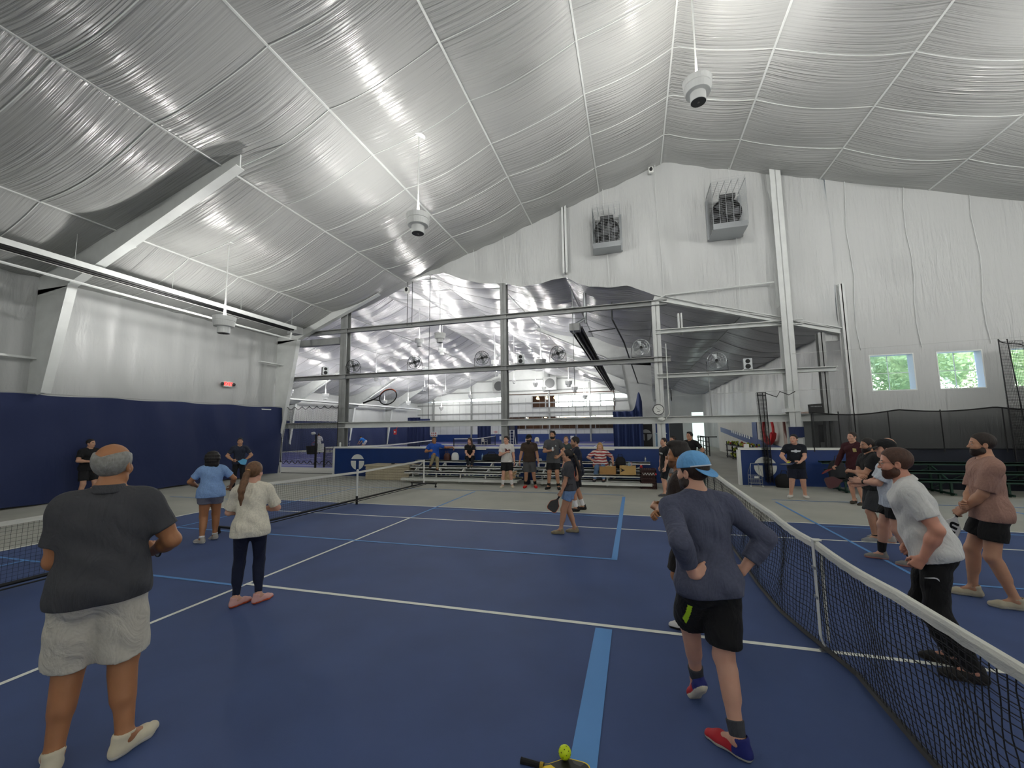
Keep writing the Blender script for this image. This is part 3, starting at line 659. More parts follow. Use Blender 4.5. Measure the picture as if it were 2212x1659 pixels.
# ---------------- small cage fans on the girt ----------------
def cage_fan(x, y, z, r, yaw, lab, mm):
    e = empty('cage_fan', (x, y, z), yaw, lab, 'fan', 'small cage fans on the girts'); T = lambda p: Matrix.Rotation(yaw, 3, 'Z') @ Vector(p)+Vector((x, y, z))
    zc = r+.06
    g = MB(); n = 40
    for rr, dy in ((r, 0), (r*.99, -.05), (r*.7, -.09), (r*.4, -.11), (r*.97, .05), (r*.5, .1)):
        g.tube([T((rr*math.cos(a), dy, zc+rr*math.sin(a))) for a in np.linspace(0, 2*math.pi, 33)[:-1]], .006, 4, closed=True)
    for k in range(20):
        a = 2*math.pi*k/20; c, s = math.cos(a), math.sin(a)
        g.tube([T((r*c*q, dy, zc+r*s*q)) for q, dy in ((.15, -.12), (.6, -.1), (.97, -.05), (1, 0))], .004, 4, False)
    g.build('cage', mm, e)
    b = MB()
    for k in range(4):
        a = 2*math.pi*k/4+.3; ux, uz = math.cos(a), math.sin(a); vx, vz = -uz, ux
        P = [T((ux*q*r+vx*w*r, dy, zc+uz*q*r+vz*w*r)) for q, w, dy in ((.18, -.08, .03), (.8, -.3, .05), (.86, .2, -.04), (.2, .1, -.02))]
        b.quad(*P)
        b.quad(*[p+T((0, .008, 0))-Vector((x, y, z)) for p in P[::-1]])
    b.build('blades', M_metal, e)
    h = MB(); h.lathe([(0, -.06), (.06, -.05), (.07, .06), (.05, .16), (0, .17)], T((0, 0, zc)), 14, T((0, 1, 0))-Vector((x, y, z))); h.build('motor', M_black, e)
    s = MB(); s.tube([T((-r-.03, 0, zc)), T((-r-.03, 0, .02)), T((r+.03, 0, .02)), T((r+.03, 0, zc))], .014, 6); s.build('bracket', M_black, e)
fl_ = ['leftmost, beside the first grey column', 'second from the left, a cable in front of it', 'third from the left', 'fourth from the left, right of the black speaker', 'on the white frame left of the clock column', 'on the lower girt right of the clock column']
for i, (x, z, yw) in enumerate(((-13.91, 4.56, .6), (-10.73, 4.56, .3), (-7.56, 4.56, .2), (-4.34, 4.56, 0), (-1.15, 4.56, 0), (1.43, 3.91, -.2))):
    cage_fan(x, 11.93, z, .3 if i < 4 else .32, yw, 'small round cage fan, '+fl_[i], M_black if i < 4 else M_metal)
def speaker(x, z, lab, yaw):
    e = empty('loudspeaker', (x, 11.93, z), yaw, lab, 'loudspeaker', 'loudspeakers on the girts'); R = Matrix.Rotation(yaw, 3, 'Z'); o = Vector((x, 11.93, z))
    mb = MB(); mb.box(o+Vector((0, 0, .21)), (.26, .24, .36), R); mb.build('cabinet', M_black, e)
    mb = MB(); mb.box(o+R @ Vector((0, -.125, .21)), (.27, .02, .38), R); mb.build('baffle', M_metal, e)
    for k, (dz, r) in enumerate(((.3, .075), (.12, .085))):
        mb = MB(); mb.lathe([(0, .0), (r, .004), (r, .012), (0, .02)], o+R @ Vector((0, -.132, dz)), 18, R @ Vector((0, -1, 0))); mb.build('driver', M_black, e)
    mb = MB(); mb.box(o+Vector((0, 0, .015)), (.3, .1, .03)); mb.build('bracket', M_capw, e)
speaker(-15.47, 4.55, 'black loudspeaker on the middle girt left of the first grey column', .9); speaker(-5.87, 4.55, 'silver fronted loudspeaker on the middle girt right of the middle column', .15); speaker(2.41, 3.9, 'silver fronted loudspeaker on the right lower girt', -.1)
# ---------------- exhaust fans in wire cages ----------------
def exhaust(x0, x1, z0, z1, dep, lab):
    e = empty('exhaust_fan', ((x0+x1)/2, 11.9, z0), 0, lab, 'exhaust fan'); xc = (x0+x1)/2; zc = (z0+z1)/2; y1 = 11.95; y0 = y1-dep; w = x1-x0; h = z1-z0; r = .44*min(w, h*.85)
    f = MB()
    f.box((xc, y0+dep*.55, z0+.04), (w, dep*.9, .06)); f.box((xc, y0+.1, z0+.12), (w, .03, .2))
    for s in (0, 1): f.box((x0+s*w, y1-.08, zc), (.1, .14, h*.96))
    f.build('mount', M_metal, e)
    b = MB(); b.lathe([(0, 0), (r*.98, .0), (r*1.06, .02), (r*1.06, .30), (r*1.0, .30), (r*1.0, .06), (0, .05)], (xc, y0+dep*.6+.15, zc), 32, (0, -1, 0))
    b.build('shroud', M_black, e)
    bk = MB(); bk.box((xc, y1-.03, zc), (w*.95, .04, h*.9))
    for k in range(9): bk.box((xc, y1-.06, z0+.15+k*(h-.3)/8), (w*.88, .03, .03))
    bk.build('shutter', M_steelg, e)
    bl = MB()
    for k in range(6):
        a = k*math.pi/3+.2; ux, uz = math.cos(a), math.sin(a); vx, vz = -uz, ux
        P = [(xc+(ux*q+vx*s)*r, y0+dep*.6-.04+dy*.6, zc+(uz*q+vz*s)*r) for q, s, dy in ((.15, -.1, .04), (.95, -.3, .08), (.97, .2, -.05), (.18, .12, -.03))]
        bl.quad(*P); bl.quad(*[(p[0], p[1]+.01, p[2]) for p in P[::-1]])
    bl.build('blades', mat('fan_blade', '#55575a', .5, .3), e)
    m = MB()
    for s in (-1, 1): m.box((xc+s*.18, y0+dep*.35, zc), (.05, .05, r*2.3))
    m.box((xc+.02, y0+dep*.4, zc+r*1.05), (.5, .3, .12)); m.box((xc, y0+dep*.4, zc-r*1.05), (.5, .2, .1)); m.lathe([(0, 0), (.13, 0), (.13, .22), (0, .22)], (xc, y0+dep*.3, zc-.18), 14, (0, -1, 0))
    for k in range(5):
        a = 2*math.pi*k/5; m.bar((xc, y0+dep*.3, zc+.12), (xc+.2*math.cos(a), y0+dep*.3, zc+.12+.2*math.sin(a)), .02, .02)
    m.tube([(xc+.2*math.cos(a), y0+dep*.3, zc+.12+.2*math.sin(a)) for a in np.linspace(0, 2*math.pi, 21)[:-1]], .012, 5, closed=True)
    m.build('motor_frame', M_dark, e)
    c = MB(); g = .006
    for k in range(27):
        z = z0+.1+(h+.1)*k/26; c.tube([(x0, y1-.05, z), (x0, y0, z), (x1, y0, z), (x1, y1-.05, z)], g*.6, 3)
    for k in range(6):
        x = x0+w*k/5; c.tube([(x, y0, z0+.05), (x, y0, z1+.1), (x, y1, z1+.1)], g*1.5, 4)
    for k in range(8): y = y0+dep*k/8; c.tube([(x0, y, z0), (x0, y, z1+.1), (x1, y, z1+.1), (x1, y, z0)], g*.9, 3)
    c.build('wire_cage', M_metal, e)
exhaust(-2.75, -1.72, 8.78, 10.3, .75, 'caged exhaust fan on the gable wall, left of the seam')
exhaust(1.42, 2.5, 8.75, 10.35, 1.1, 'caged exhaust fan on the gable wall, right one with the deeper cage')
# small exhaust boxes on the far gable
for x, z, lab in ((-12.9, 8.3, 'grey exhaust fan housing high on the far gable wall, right one'), (-20.6, 8.2, 'grey exhaust fan housing high on the far gable wall, left one')):
    e = empty('exhaust_housing', (x, 54.8, z), 0, lab, 'exhaust fan'); mb = MB(); mb.box((x, 54.6, z), (1.9, .7, 1.9)); mb.build('housing', M_steelg, e); mb = MB(); mb.lathe([(0, 0), (.7, 0), (.7, .06), (0, .06)], (x, 54.25, z), 20, (0, -1, 0)); mb.build('opening', M_dark, e)
# ---------------- giant racket hanging from the girt ----------------
e = empty('giant_racket', (-12.6, 12.3, 3.4), 0, 'oversized black and orange tennis racket hanging in the opening', 'racket')
mb = MB(); C0 = Vector((-12.25, 12.25, 3.45)); tl = .12
ang = np.linspace(0, 2*math.pi, 41)[:-1]
mb.m = 0; mb.tube([C0+Vector((.44*math.cos(a), 0, .335*math.sin(a)+.07*math.cos(a))) for a in ang], .028, 6, closed=True)
mb.tube([C0+Vector((-.40, 0, .1)), C0+Vector((-.62, 0, -.03)), C0+Vector((-.8, 0, -.1))], .024, 6); mb.tube([C0+Vector((-.38, 0, -.17)), C0+Vector((-.6, 0, -.13)), C0+Vector((-.8, 0, -.1))], .024, 6)
mb.build('frame', M_black, e)
mb = MB(); mb.tube([C0+Vector((-.8, 0, -.1)), C0+Vector((-1.3, 0, -.24))], .042, 8); mb.build('handle', M_black, e)
mb = MB(); mb.tube([C0+Vector((.455*math.cos(a), -.012, .35*math.sin(a)+.07*math.cos(a))) for a in np.linspace(.5, 2.6, 16)], .018, 5); mb.build('stripe', mat('orange', '#d2571f', .5), e)
mb = MB()
for k in range(-6, 7):
    x = k*.06; hh = .33*math.sqrt(max(0, 1-(x/.44)**2)); mb.tube([C0+Vector((x, 0, -hh+.15*x)), C0+Vector((x, 0, hh+.15*x))], .0022, 3, False)
for k in range(-5, 6):
    z = k*.055; hh = .43*math.sqrt(max(0, 1-(z/.335)**2)); mb.tube([C0+Vector((-hh, 0, z-.15*hh)), C0+Vector((hh, 0, z+.15*hh))], .0022, 3, False)
mb.build('strings', M_dark, e)
for x in (-.3, .2):
    mb = MB(); mb.tube([C0+Vector((x, 0, .3)), C0+Vector((x, -.3, .95))], .004, 4); mb.build('hanger', M_wire, e)
# ---------------- tennis net ----------------
M_tapew = mat('net_tape_white', '#d8d8cf', .75, bump=(14, .6, (1, 1, 4), .5, .012))
M_cord = mat('net_cord', '#0b0d14', .8)
e = empty('tennis_net', (0, 0, 0), 0, 'full size tennis net with white top band crossing the right foreground', 'net')
YA, YB = -6.4, 6.4
def top_z(y): a = abs(y)/6.4; return .93+.14*a**1.6-.02*math.sin(min(1, abs(y)/1.2)*math.pi)
def botx(y): return float(np.interp(y, [-6.4, -2.5, -1.2, -.4, 0, .3, .7, 1.5, 2.3, 4, 6.4], [0, .06, .05, .07, 0, -.06, -.12, -.14, -.11, -.06, 0]))
def netp(y, t):      # t 0 top .. 1 bottom
    zt = top_z(y)-.05; fold = .03*math.sin(y*7.5)*math.sin(t*math.pi)*(1+.4*math.sin(y*1.7))
    return (botx(y)*t**1.5+fold, y+.02*math.sin(y*7.5+1)*t, zt*(1-t)+.035*t+.0)
m = MB(); st = .048; nrow = 19
ys = np.arange(YA+.04, YB-.03, st)
for i, y in enumerate(ys):
    y = float(y); P = [netp(y, k/12) for k in range(13)]; r = .0022 if y > 2.5 else (.0028 if y > 0 else .0034)
    m.tube([Vector(p)+Vector((random.uniform(-.003, .003), random.uniform(-.005, .005), 0)) for p in P], r, 3, False)
for k in range(1, nrow):
    t = k/nrow; n = 170; P = [netp(YA+(YB-YA)*i/n, t) for i in range(n+1)]
    m.tube([Vector(p)+Vector((0, 0, .004*math.sin(i*2.2))) for i, p in enumerate(P)], (.0029 if k % 7 else .0046), 3, False)
for k in range(0, 5):   # doubled upper rows
    t = (k+.5)/nrow; P = [netp(YA+(YB-YA)*i/170, t) for i in range(171)]; m.tube([Vector(p)+Vector((.012, .01, 0)) for p in P], .002, 3, False)
net_o = m.build('mesh', M_cord, e)
m = MB(); n = 130; V = []; F = []
for i in range(n+1):
    y = YA+(YB-YA)*i/n; z = top_z(y); q = .004*math.sin(i*2.9)
    for dx, dz in ((-.02, -.066+q), (-.024, -.02), (-.014, .0), (.014, .0), (.024, -.02), (.02, -.066-q)): V.append((dx, y, z+dz))
for i in range(n):
    for k in range(5): a = i*6+k; F.append((a, a+6, a+7, a+1))
    F.append((i*6+5, (i+1)*6+5, (i+1)*6, i*6))
m.add(V, F); m.build('top_band', M_tapew, e)
m = MB(); m.tube([(botx(y), y, .03) for y in np.linspace(YA, YB, 80)], .022, 5); m.build('bottom_band', M_black, e)
m = MB(); V = []; F = []
for k in range(13):
    t = k/12; x = -.03 if t < .95 else -.01; z = .93-.88*t; w = .026
    V += [(x, -w, z), (x, w, z), (x+.006, w, z), (x+.006, -w, z)]
for k in range(12):
    for j in range(4): a = k*4+j; b = k*4+(j+1) % 4; F.append((a, b, b+4, a+4))
F.append((0, 1, 2, 3)); m.add(V, F); m.box((.03, 0, .5), (.006, .05, .82)); m.box((0, 0, .94), (.07, .052, .012)); m.build('centre_strap', M_capw, e)
for z in (.70, .45):
    m = MB(); m.box((-.036, 0, z), (.012, .062, .022)); m.build('buckle', M_metal, e)
m = MB(); m.tube([(0, 0, .06), (0, 0, .0)], .012, 6); m.box((0, 0, .008), (.08, .05, .016)); m.build('anchor', M_metal, e)
for y in (YA-.05, YB+.05):
    m = MB(); m.tube([(0, y, 0), (0, y, 1.1)], .045, 12); m.lathe([(.05, 1.1), (.05, 1.12), (0, 1.14)], (0, y, 0), 12); m.build('post', mat('post_green', '#1f3b35', .5), e)
# ---------------- portable pickleball nets ----------------
def portable(a, b, lab, wheels=True):
    a = Vector(a); b = Vector(b); d = (b-a).normalized(); L_ = (b-a).length; s = Vector((d.y, -d.x, 0)); e = empty('pickleball_net', ((a+b)/2)[:], 0, lab, 'net')
    tz = lambda u: .92-.06*(1-abs(2*u-1))
    m = MB()
    for i in range(int(L_/.05)): u = i*.05/L_; p = a.lerp(b, u); m.tube([p+Vector((0, 0, .12)), p+Vector((0, 0, tz(u)-.03))], .0016, 3, False)
    for k in range(16): m.tube([a.lerp(b, u)+Vector((0, 0, .12+(tz(u)-.15)*k/16)) for u in np.linspace(0, 1, 9)], .0016, 3, False)
    m.build('mesh', M_cord, e)
    m = MB()
    for u0, u1 in zip(np.linspace(0, 1, 13)[:-1], np.linspace(0, 1, 13)[1:]): m.bar(a.lerp(b, u0)+Vector((0, 0, tz(u0)-.025)), a.lerp(b, u1)+Vector((0, 0, tz(u1)-.025)), .014, .055)
    m.build('top_band', M_tapew, e)
    m = MB(); m.tube([a+Vector((0, 0, .13)), b+Vector((0, 0, .13))], .024, 8); m.tube([a+s*.09+Vector((0, 0, .1)), b+s*.09+Vector((0, 0, .1))], .010, 6); m.build('base_bar', M_black, e)
    for p in (a, b):
        m = MB(); m.tube([p+Vector((0, 0, .14)), p+Vector((0, 0, .93))], .026, 8); m.build('end_post', M_capw, e)
        m = MB(); m.bar(p-s*.5+Vector((0, 0, .13)), p+s*.5+Vector((0, 0, .13)), .05, .035); m.build('foot_bar', M_black, e)
        for t in (-.46, .46):
            m = MB(); q = p+s*t; m.lathe([(0, -.015), (.035, -.012), (.035, .012), (0, .015)], q+Vector((0, 0, .036)), 12, d); m.box(q+Vector((0, 0, .08)), (.03, .03, .09)); m.build('caster', M_black, e)
        m = MB(); m.bar(p-s*.032+Vector((0, 0, .3)), p-s*.032+Vector((0, 0, .85)), .02, .012, s); m.build('lettering_strip', M_dark, e)
    c = a.lerp(b, .5)
    m = MB(); m.tube([c+Vector((0, 0, .2)), c+Vector((0, 0, .88))], .026, 8); m.ball(c+Vector((0, 0, .89)), .032, 10); m.build('centre_post', M_capw, e)
    m = MB(); m.tube([c+Vector((0, 0, .02)), c+Vector((0, 0, .22))], .03, 8); m.lathe([(.034, .0), (.034, .03)], c, 8); m.build('centre_foot', M_black, e)
portable((-8.86, 1.95, 0), (-8.5, 8.68, 0), 'portable net with white posts and black wheeled feet behind the ponytailed woman')
portable((-9.1, -6.4, 0), (-8.98, .2, 0), 'portable net at the left edge behind the grey shirted bald man')
def farnet(y0, y1, lab):
    e = empty('tennis_net', (-17.6, (y0+y1)/2, 0), 0, lab, 'net'); m = MB(); z = lambda u: 1.05-.14*(1-abs(2*u-1))
    for u0, u1 in zip(np.linspace(0, 1, 9)[:-1], np.linspace(0, 1, 9)[1:]): m.bar((-17.6, y0+(y1-y0)*u0, z(u0)), (-17.6, y0+(y1-y0)*u1, z(u1)), .02, .07)
    m.build('top_band', M_tapew, e)
    o = grid_mesh('mesh', lambda u, v: (-17.6+0*u, y0+(y1-y0)*u, (1.0-.14*(1-np.abs(2*u-1)))*(1-v)), 8, 4, M_net, e); add_uv(o, 8, 4, y1-y0, 1)
    for y in (y0, y1): m = MB(); m.tube([(-17.6, y, 0), (-17.6, y, 1.08)], .05, 8); m.build('post', M_black, e)
farnet(14.6, 27.2, 'tennis net of the nearest far hall court'); farnet(31.5, 43.5, 'tennis net of the second far hall court')
def score_sign(x, y, z, lab):
    e = empty('score_sign', (x, y, 0), 0, lab, 'sign'); m = MB(); m.tube([(x, y, 1.0), (x, y, z)], .02, 6); m.build('stem', M_steelg, e); m = MB(); m.box((x, y-.03, z+.05), (.6, .03, .4)); m.build('board', M_capw, e)
    m = MB(); 
    for i in range(2):
        for j in range(3): m.box((x-.17+.17*j, y-.05, z+.13-.18*i), (.1, .01, .11))
    m.build('numbers', mat('dull_red', '#a0443c', .6), e)
score_sign(-17.5, 27.3, 1.5, 'small score board on the end post of the nearest far net'); score_sign(-17.5, 43.4, 1.5, 'small score board on the end post of the second far net')
# trash bin and cap on the near post of the far net
e = empty('litter_bin', (-17.9, 14.3, 0), 0, 'black basket bin on a post seen through the divider net', 'bin')
m = MB(); m.lathe([(.0, .72), (.24, .72), (.3, 1.15), (.27, 1.15), (.22, .76), (0, .76)], (-18.15, 14.3, 0), 14); m.build('basket', M_black, e); m = MB(); m.tube([(-17.9, 14.3, 0), (-17.9, 14.3, 1.75)], .06, 8); m.build('post', M_black, e)
m = MB(); m.ball((-18.1, 14.3, 1.82), .12, 10, (1, 1, .7)); m.build('lamp', M_capw, e); m = MB(); m.box((-17.55, 14.25, 1.05), (.3, .12, .45)); m.build('towel_box', M_capw, e)
# umpire chair, plastic chairs, ball carts of the far hall
def umpire(x, y, lab):
    e = empty('umpire_chair', (x, y, 0), 0, lab, 'chair')
    m = MB()
    for sx in (-.35, .35): m.bar((x+sx, y-.5, 0), (x+sx*.7, y-.1, 1.7), .05, .05); m.bar((x+sx, y+.5, 0), (x+sx*.7, y+.2, 1.7), .05, .05)
    m.build('legs_frame', M_capw, e)
    m = MB()
    for k in range(4): z = .35+.35*k; m.box((x, y-.42+.08*k, z), (.6, .06, .04))
    m.build('rungs', M_capw, e)
    m = MB(); m.box((x, y, 1.72), (.6, .5, .05)); m.build('seat', M_capw, e); m = MB(); m.box((x, y+.25, 2.05), (.55, .05, .5)); m.build('backrest', M_dark, e)
umpire(-15.6, 43.8, 'tall white umpire chair at the end of the second far net')
M_plast = mat('plastic_cream', '#d9d4c0', .5)
def plastic_chair(x, y, rz, lab):
    e = empty('plastic_chair', (x, y, 0), rz, lab, 'chair', 'cream plastic chairs in the far hall'); R = Matrix.Rotation(rz, 3, 'Z'); T = lambda p: R @ Vector(p)+Vector((x, y, 0))
    m = MB(); m.box(T((0, 0, .43)), (.5, .5, .04), R); m.build('seat', M_plast, e)
    m = MB(); m.prism([(-.25, 0), (.25, 0), (.24, .3), (.12, .46), (-.12, .46), (-.24, .3)], R @ Vector((0, .03, 0)), T((0, .24, .44)), R @ Vector((1, 0, 0)), (0, 0, 1)); m.build('backrest', M_plast, e)
    for sx in (-.22, .22):
        m = MB(); m.tube([T((sx*1.1, -.25, .43)), T((sx*1.1, -.22, .64)), T((sx*1.1, .22, .68))], .022, 6); m.build('armrest', M_plast, e)
        for sy in (-.22, .22): m = MB(); m.bar(T((sx, sy, .43)), T((sx*1.15, sy*1.2, 0)), .05, .04); m.build('leg', M_plast, e)
plastic_chair(-13.2, 42, .3, 'cream plastic chair facing the court, nearest the middle column'); plastic_chair(-18.6, 42.5, 2.6, 'cream plastic chair behind the seated woman in black')
plastic_chair(-12.5, 43.6, .2, 'darker lit plastic chair right of the cream one')
M_grn = mat('ball_green', '#2f9e4a', .6)
def ball_cart(x, y, lab, m2):
    e = empty('ball_cart', (x, y, 0), 0, lab, 'cart'); m = MB()
    for sx in (-.25, .25):
        for sy in (-.2, .2): m.tube([(x+sx, y+sy, .03), (x+sx*1.1, y+sy, 1.0)], .015, 5)
    for z in (.35, .9): m.tube([(x-.27, y-.2, z), (x+.27, y-.2, z), (x+.27, y+.2, z), (x-.27, y+.2, z)], .015, 5, closed=True)
    m.build('frame', M_steelg, e); m = MB(); m.ball((x, y, .42), .28, 12, (1, .8, .6)); m.build('basket', m2, e)
ball_cart(-9.6, 38, 'ball cart with green bag beside the standing bearded man', M_grn); ball_cart(-24.5, 25.2, 'ball cart with yellow balls before the bending player in blue', mat('ball_pile', '#c9cf6a', .8))
# ---------------- bleachers ----------------
M_alu = mat('aluminium', '#dcded9', .4, 0, noise=(3, .05))
M_bgreen = mat('bench_green', '#16392c', .55)
def bleacher(x0, x1, lab, mt, rows, n, legm):
    e = empty('bleacher', ((x0+x1)/2, rows[0][0], 0), 0, lab, 'bleacher')
    for (y, z, w, nm) in rows:
        m = MB(); m.box(((x0+x1)/2, y, z-.02), (x1-x0, w, .04)); m.box(((x0+x1)/2, y-w/2+.01, z-.04), (x1-x0, .02, .085)); m.box(((x0+x1)/2, y+w/2-.01, z-.03), (x1-x0, .02, .06)); m.build(nm, mt, e)
    for i in range(n):
        x = x0+.3+(x1-x0-.6)*i/(n-1); m = MB(); S = [r for r in rows if r[3] == 'seat_plank']
        for (y, z, w, nm) in S: m.box((x, y, (z-.06)/2), (.05, .05, z-.06))
        m.box((x, (S[0][0]+S[-1][0])/2, .05), (.05, S[-1][0]-S[0][0]+.3, .05)); m.bar((x, S[0][0], S[0][1]-.07), (x, S[-1][0], S[-1][1]-.07), .04, .04)
        m.build('support', legm, e)
    for i in range(n-1):
        xa = x0+.3+(x1-x0-.6)*i/(n-1); xb = x0+.3+(x1-x0-.6)*(i+1)/(n-1); m = MB(); y = rows[-1][0]; m.bar((xa, y, .1), (xb, y, rows[-1][1]-.15), .03, .02); m.build('cross_brace', legm, e)
R0 = [(9.72, .17, .22, 'foot_plank'), (9.98, .40, .24, 'seat_plank'), (10.32, .40-.19+.0, .22, 'foot_plank'), (10.4, .57, .24, 'seat_plank'), (10.72, .42, .2, 'foot_plank'), (10.82, .75, .26, 'seat_plank')]
bleacher(-9.95, -5.45, 'silver three row bleacher on the left in front of the blue wall', M_alu, R0, 5, M_alu)
bleacher(-4.95, -1.05, 'silver three row bleacher on the right with the striped woman on it', M_alu, R0, 4, M_alu)
R1 = [(10.0, .43, .26, 'seat_plank'), (10.42, .62, .26, 'seat_plank'), (10.8, .84, .26, 'seat_plank')]
bleacher(3.95, 9.4, 'dark green bleacher before the dark windscreen at the right', M_bgreen, R1, 5, M_bgreen)
bleacher(9.8, 14.0, 'second dark green bleacher at the right edge', M_bgreen, R1, 4, M_bgreen)
# sided box left of the bleachers
e = empty('wooden_box', (-11.0, 10.7, 0), 0, 'low beige clapboard box left of the bleachers', 'box')
m = MB(); m.box((-10.95, 10.65, .26), (1.9, .8, .52))
for k in range(5): m.prism([(0, 0), (.035, 0), (.0, .1)], (1.94, 0, 0), (-11.92, 10.26, .02+.1*k), (0, -1, 0), (0, 0, 1))
m.build('body', mat('clapboard', '#b5ab93', .7, noise=(4, .08)), e)
m = MB(); m.box((-10.95, 10.65, .55), (2.0, .9, .06)); m.build('lid', mat('clapboard', '#b5ab93'), e)
m = MB(); m.box((-10.9, 10.6, .605), (.12, .05, .05)); tag(m.build('small_item', M_dark), 'small dark object on the lid of the beige box', 'object')
# ---------------- things on the bleachers ----------------
def bottle(x, y, z, r, h, mt, lab, capm=None, base='bottle'):
    e = empty(base, (x, y, z), 0, lab, 'bottle'); m = MB(); m.lathe([(0, 0), (r, .005), (r, h*.72), (r*.45, h*.84), (r*.4, h*.9)], (x, y, z), 14); m.build('body', mt, e, smooth=True)
    m = MB(); m.lathe([(r*.5, h*.88), (r*.5, h), (0, h)], (x, y, z), 12); m.build('cap', capm or M_capw, e)
M_clear = mat('clear_plastic', '#a9c3d6', .2, alpha=.6)
bottle(-7.15, 10.8, .75, .035, .26, M_clear, 'clear water bottle beside the black duffel bag', mat('blue_cap', '#2a62b8', .5))
bottle(-3.38, 10.0, .42, .045, .30, mat('bottle_maroon', '#3c1528', .4), 'dark maroon tall bottle at the feet of the striped woman', M_black)
bottle(-1.68, 10.4, .59, .04, .2, mat('bottle_pink', '#c79aa0', .5), 'pink bottle behind the second cardboard box', mat('cap_pink', '#9b6a70', .5))
bottle(-1.2, 10.82, .77, .03, .16, M_metal, 'small steel bottle on the top row near its right end', M_metal)
bottle(-1.35, 10.4, .59, .04, .1, M_red, 'small red cup at the right end of the middle row', M_capw)
def bag(x, y, z, sx, sy, sz, mt, lab, name='bag', handle=True, cat='bag'):
    e = empty(name, (x, y, z), 0, lab, cat); m = MB(); n = 16; V = []; F = []
    lv = [(0, .92), (.06, 1), (.5, 1.02), (.8, .85), (.95, .55), (1, .2)]
    for h, w in lv:
        for k in range(n):
            a = 2*math.pi*k/n; c, s = math.cos(a), math.sin(a); q = (abs(c)**3+abs(s)**3)**(-1/3); j = 1+.06*math.sin(k*2.3+h*9)
            V.append((x+sx/2*w*c*q*j, y+sy/2*w*s*q*j, z+sz*h))
    for i in range(len(lv)-1):
        for k in range(n): l = (k+1) % n; F.append((i*n+k, i*n+l, (i+1)*n+l, (i+1)*n+k))
    F.append(tuple(range(n))[::-1]); F.append(tuple(range((len(lv)-1)*n, len(lv)*n))); m.add(V, F); m.build('body', mt, e, smooth=True)
    if handle: m = MB(); m.tube([(x-sx*.25, y-sy*.3, z+sz*.8), (x-sx*.15, y-sy*.3, z+sz*1.25), (x+sx*.15, y-sy*.3, z+sz*1.25), (x+sx*.25, y-sy*.3, z+sz*.8)], .012, 5); m.build('handle', mt, e)
    return e
M_bagb = mat('bag_black', '#101114', .8)
bag(-6.75, 10.8, .75, .75, .26, .26, M_bagb, 'black duffel bag on the top row of the left bleacher', 'duffel_bag')
bag(-8.62, 10.8, .75, .26, .2, .28, mat('leather_brown', '#4a251c', .5), 'brown leather handbag beside the man in blue', 'handbag')
e = bag(-8.28, 10.8, .75, .3, .12, .3, mat('plastic_white', '#dfe1e0', .4), 'white plastic shopping bag right of the brown handbag', 'plastic_bag', False)
bag(-4.95, 10.85, .75, .22, .18, .1, mat('grey_cloth', '#9a9c98', .8), 'pale folded cloth at the left end of the right bleacher', 'folded_cloth', False, 'cloth')
bag(-2.85, 10.4, .59, .18, .12, .24, mat('bag_yellow', '#b99a17', .6), 'small yellow drawstring bag beside the striped woman', 'yellow_bag')
bag(-2.02, 10.45, .59, .34, .26, .36, M_bagb, 'black rucksack behind the cardboard boxes', 'backpack')
bag(-2.45, 10.45, .59, .24, .2, .2, M_bagb, 'black pouch behind the left cardboard box', 'pouch', False)
bag(-3.65, 9.85, 0, .34, .24, .3, mat('bag_blueclear', '#6d7fa6', .4), 'crumpled blue plastic bag on the floor before the right bleacher', 'plastic_bag', False)
bag(-5.22, 10.1, 0, .2, .3, .9, mat('bag_navy', '#10182c', .8), 'upright dark bag in the gap between the two bleachers', 'sports_bag')
e = empty('towel', (-5.7, 9.9, .4), 0, 'beige towel hanging off the right end of the left bleacher', 'towel')
o = grid_mesh('cloth', lambda u, v: (-6.05+.5*u+.04*np.sin(v*9), 9.83-.02-.06*np.sin(u*14)*v-.04*v, .43-.36*v*(1-.5*u)), 24, 14, mat('towel_beige', '#b79c7a', .9), e); 
o = grid_mesh('cloth_top', lambda u, v: (-6.05+.5*u, 9.82+.22*v, .44+.03*np.sin(u*12)*np.sin(v*5)), 24, 8, mat('towel_beige', '#b79c7a'), e)
M_card = mat('cardboard', '#a8814f', .85, noise=(5, .06)); M_card2 = mat('cardboard_light', '#bd9c63', .85, noise=(5, .05))
def carton(x, y, z, sx, sy, sz, mt, lab):
    e = empty('cardboard_box', (x, y, z), 0, lab, 'box'); m = MB(); t = .008
    m.box((x, y, z+t/2), (sx, sy, t))
    for s in (-1, 1): m.box((x+s*sx/2, y, z+sz/2), (t, sy, sz)); m.box((x, y+s*sy/2, z+sz/2), (sx, t, sz))
    m.build('carton', mt, e)
    m = MB()
    for k in range(12): m.ball((x-sx*.38+sx*.76*random.random(), y-sy*.35+sy*.7*random.random(), z+sz*.9), .035, 8)
    m.build('contents', mat('paddle_mix', '#c9b37a', .6), e); return e
e = carton(-2.42, 10.0, .41, .52, .3, .26, M_card, 'plain brown cardboard box on the front row')
e2 = carton(-1.78, 9.98, .41, .50, .3, .28, M_card2, 'light cardboard box with a black arrow mark on the front row')
m = MB(); bx, by, bz = -1.97, 9.818, .56
m.prism([(.0, 0), (-.03, .055), (.09, 0), (-.03, -.055)], (0, -.003, 0), (bx, by, bz), (1, 0, 0), (0, 0, 1)); m.tube([(bx-.1+.05*math.cos(a), by, bz+.055*math.sin(a)) for a in np.linspace(.6, 5.6, 16)], .006, 4, False); m.tube([(bx-.05, by, bz+.07), (bx+.1, by, bz)], .004, 4); m.tube([(bx-.05, by, bz-.07), (bx+.1, by, bz)], .004, 4); m.build('logo', M_black, e2)
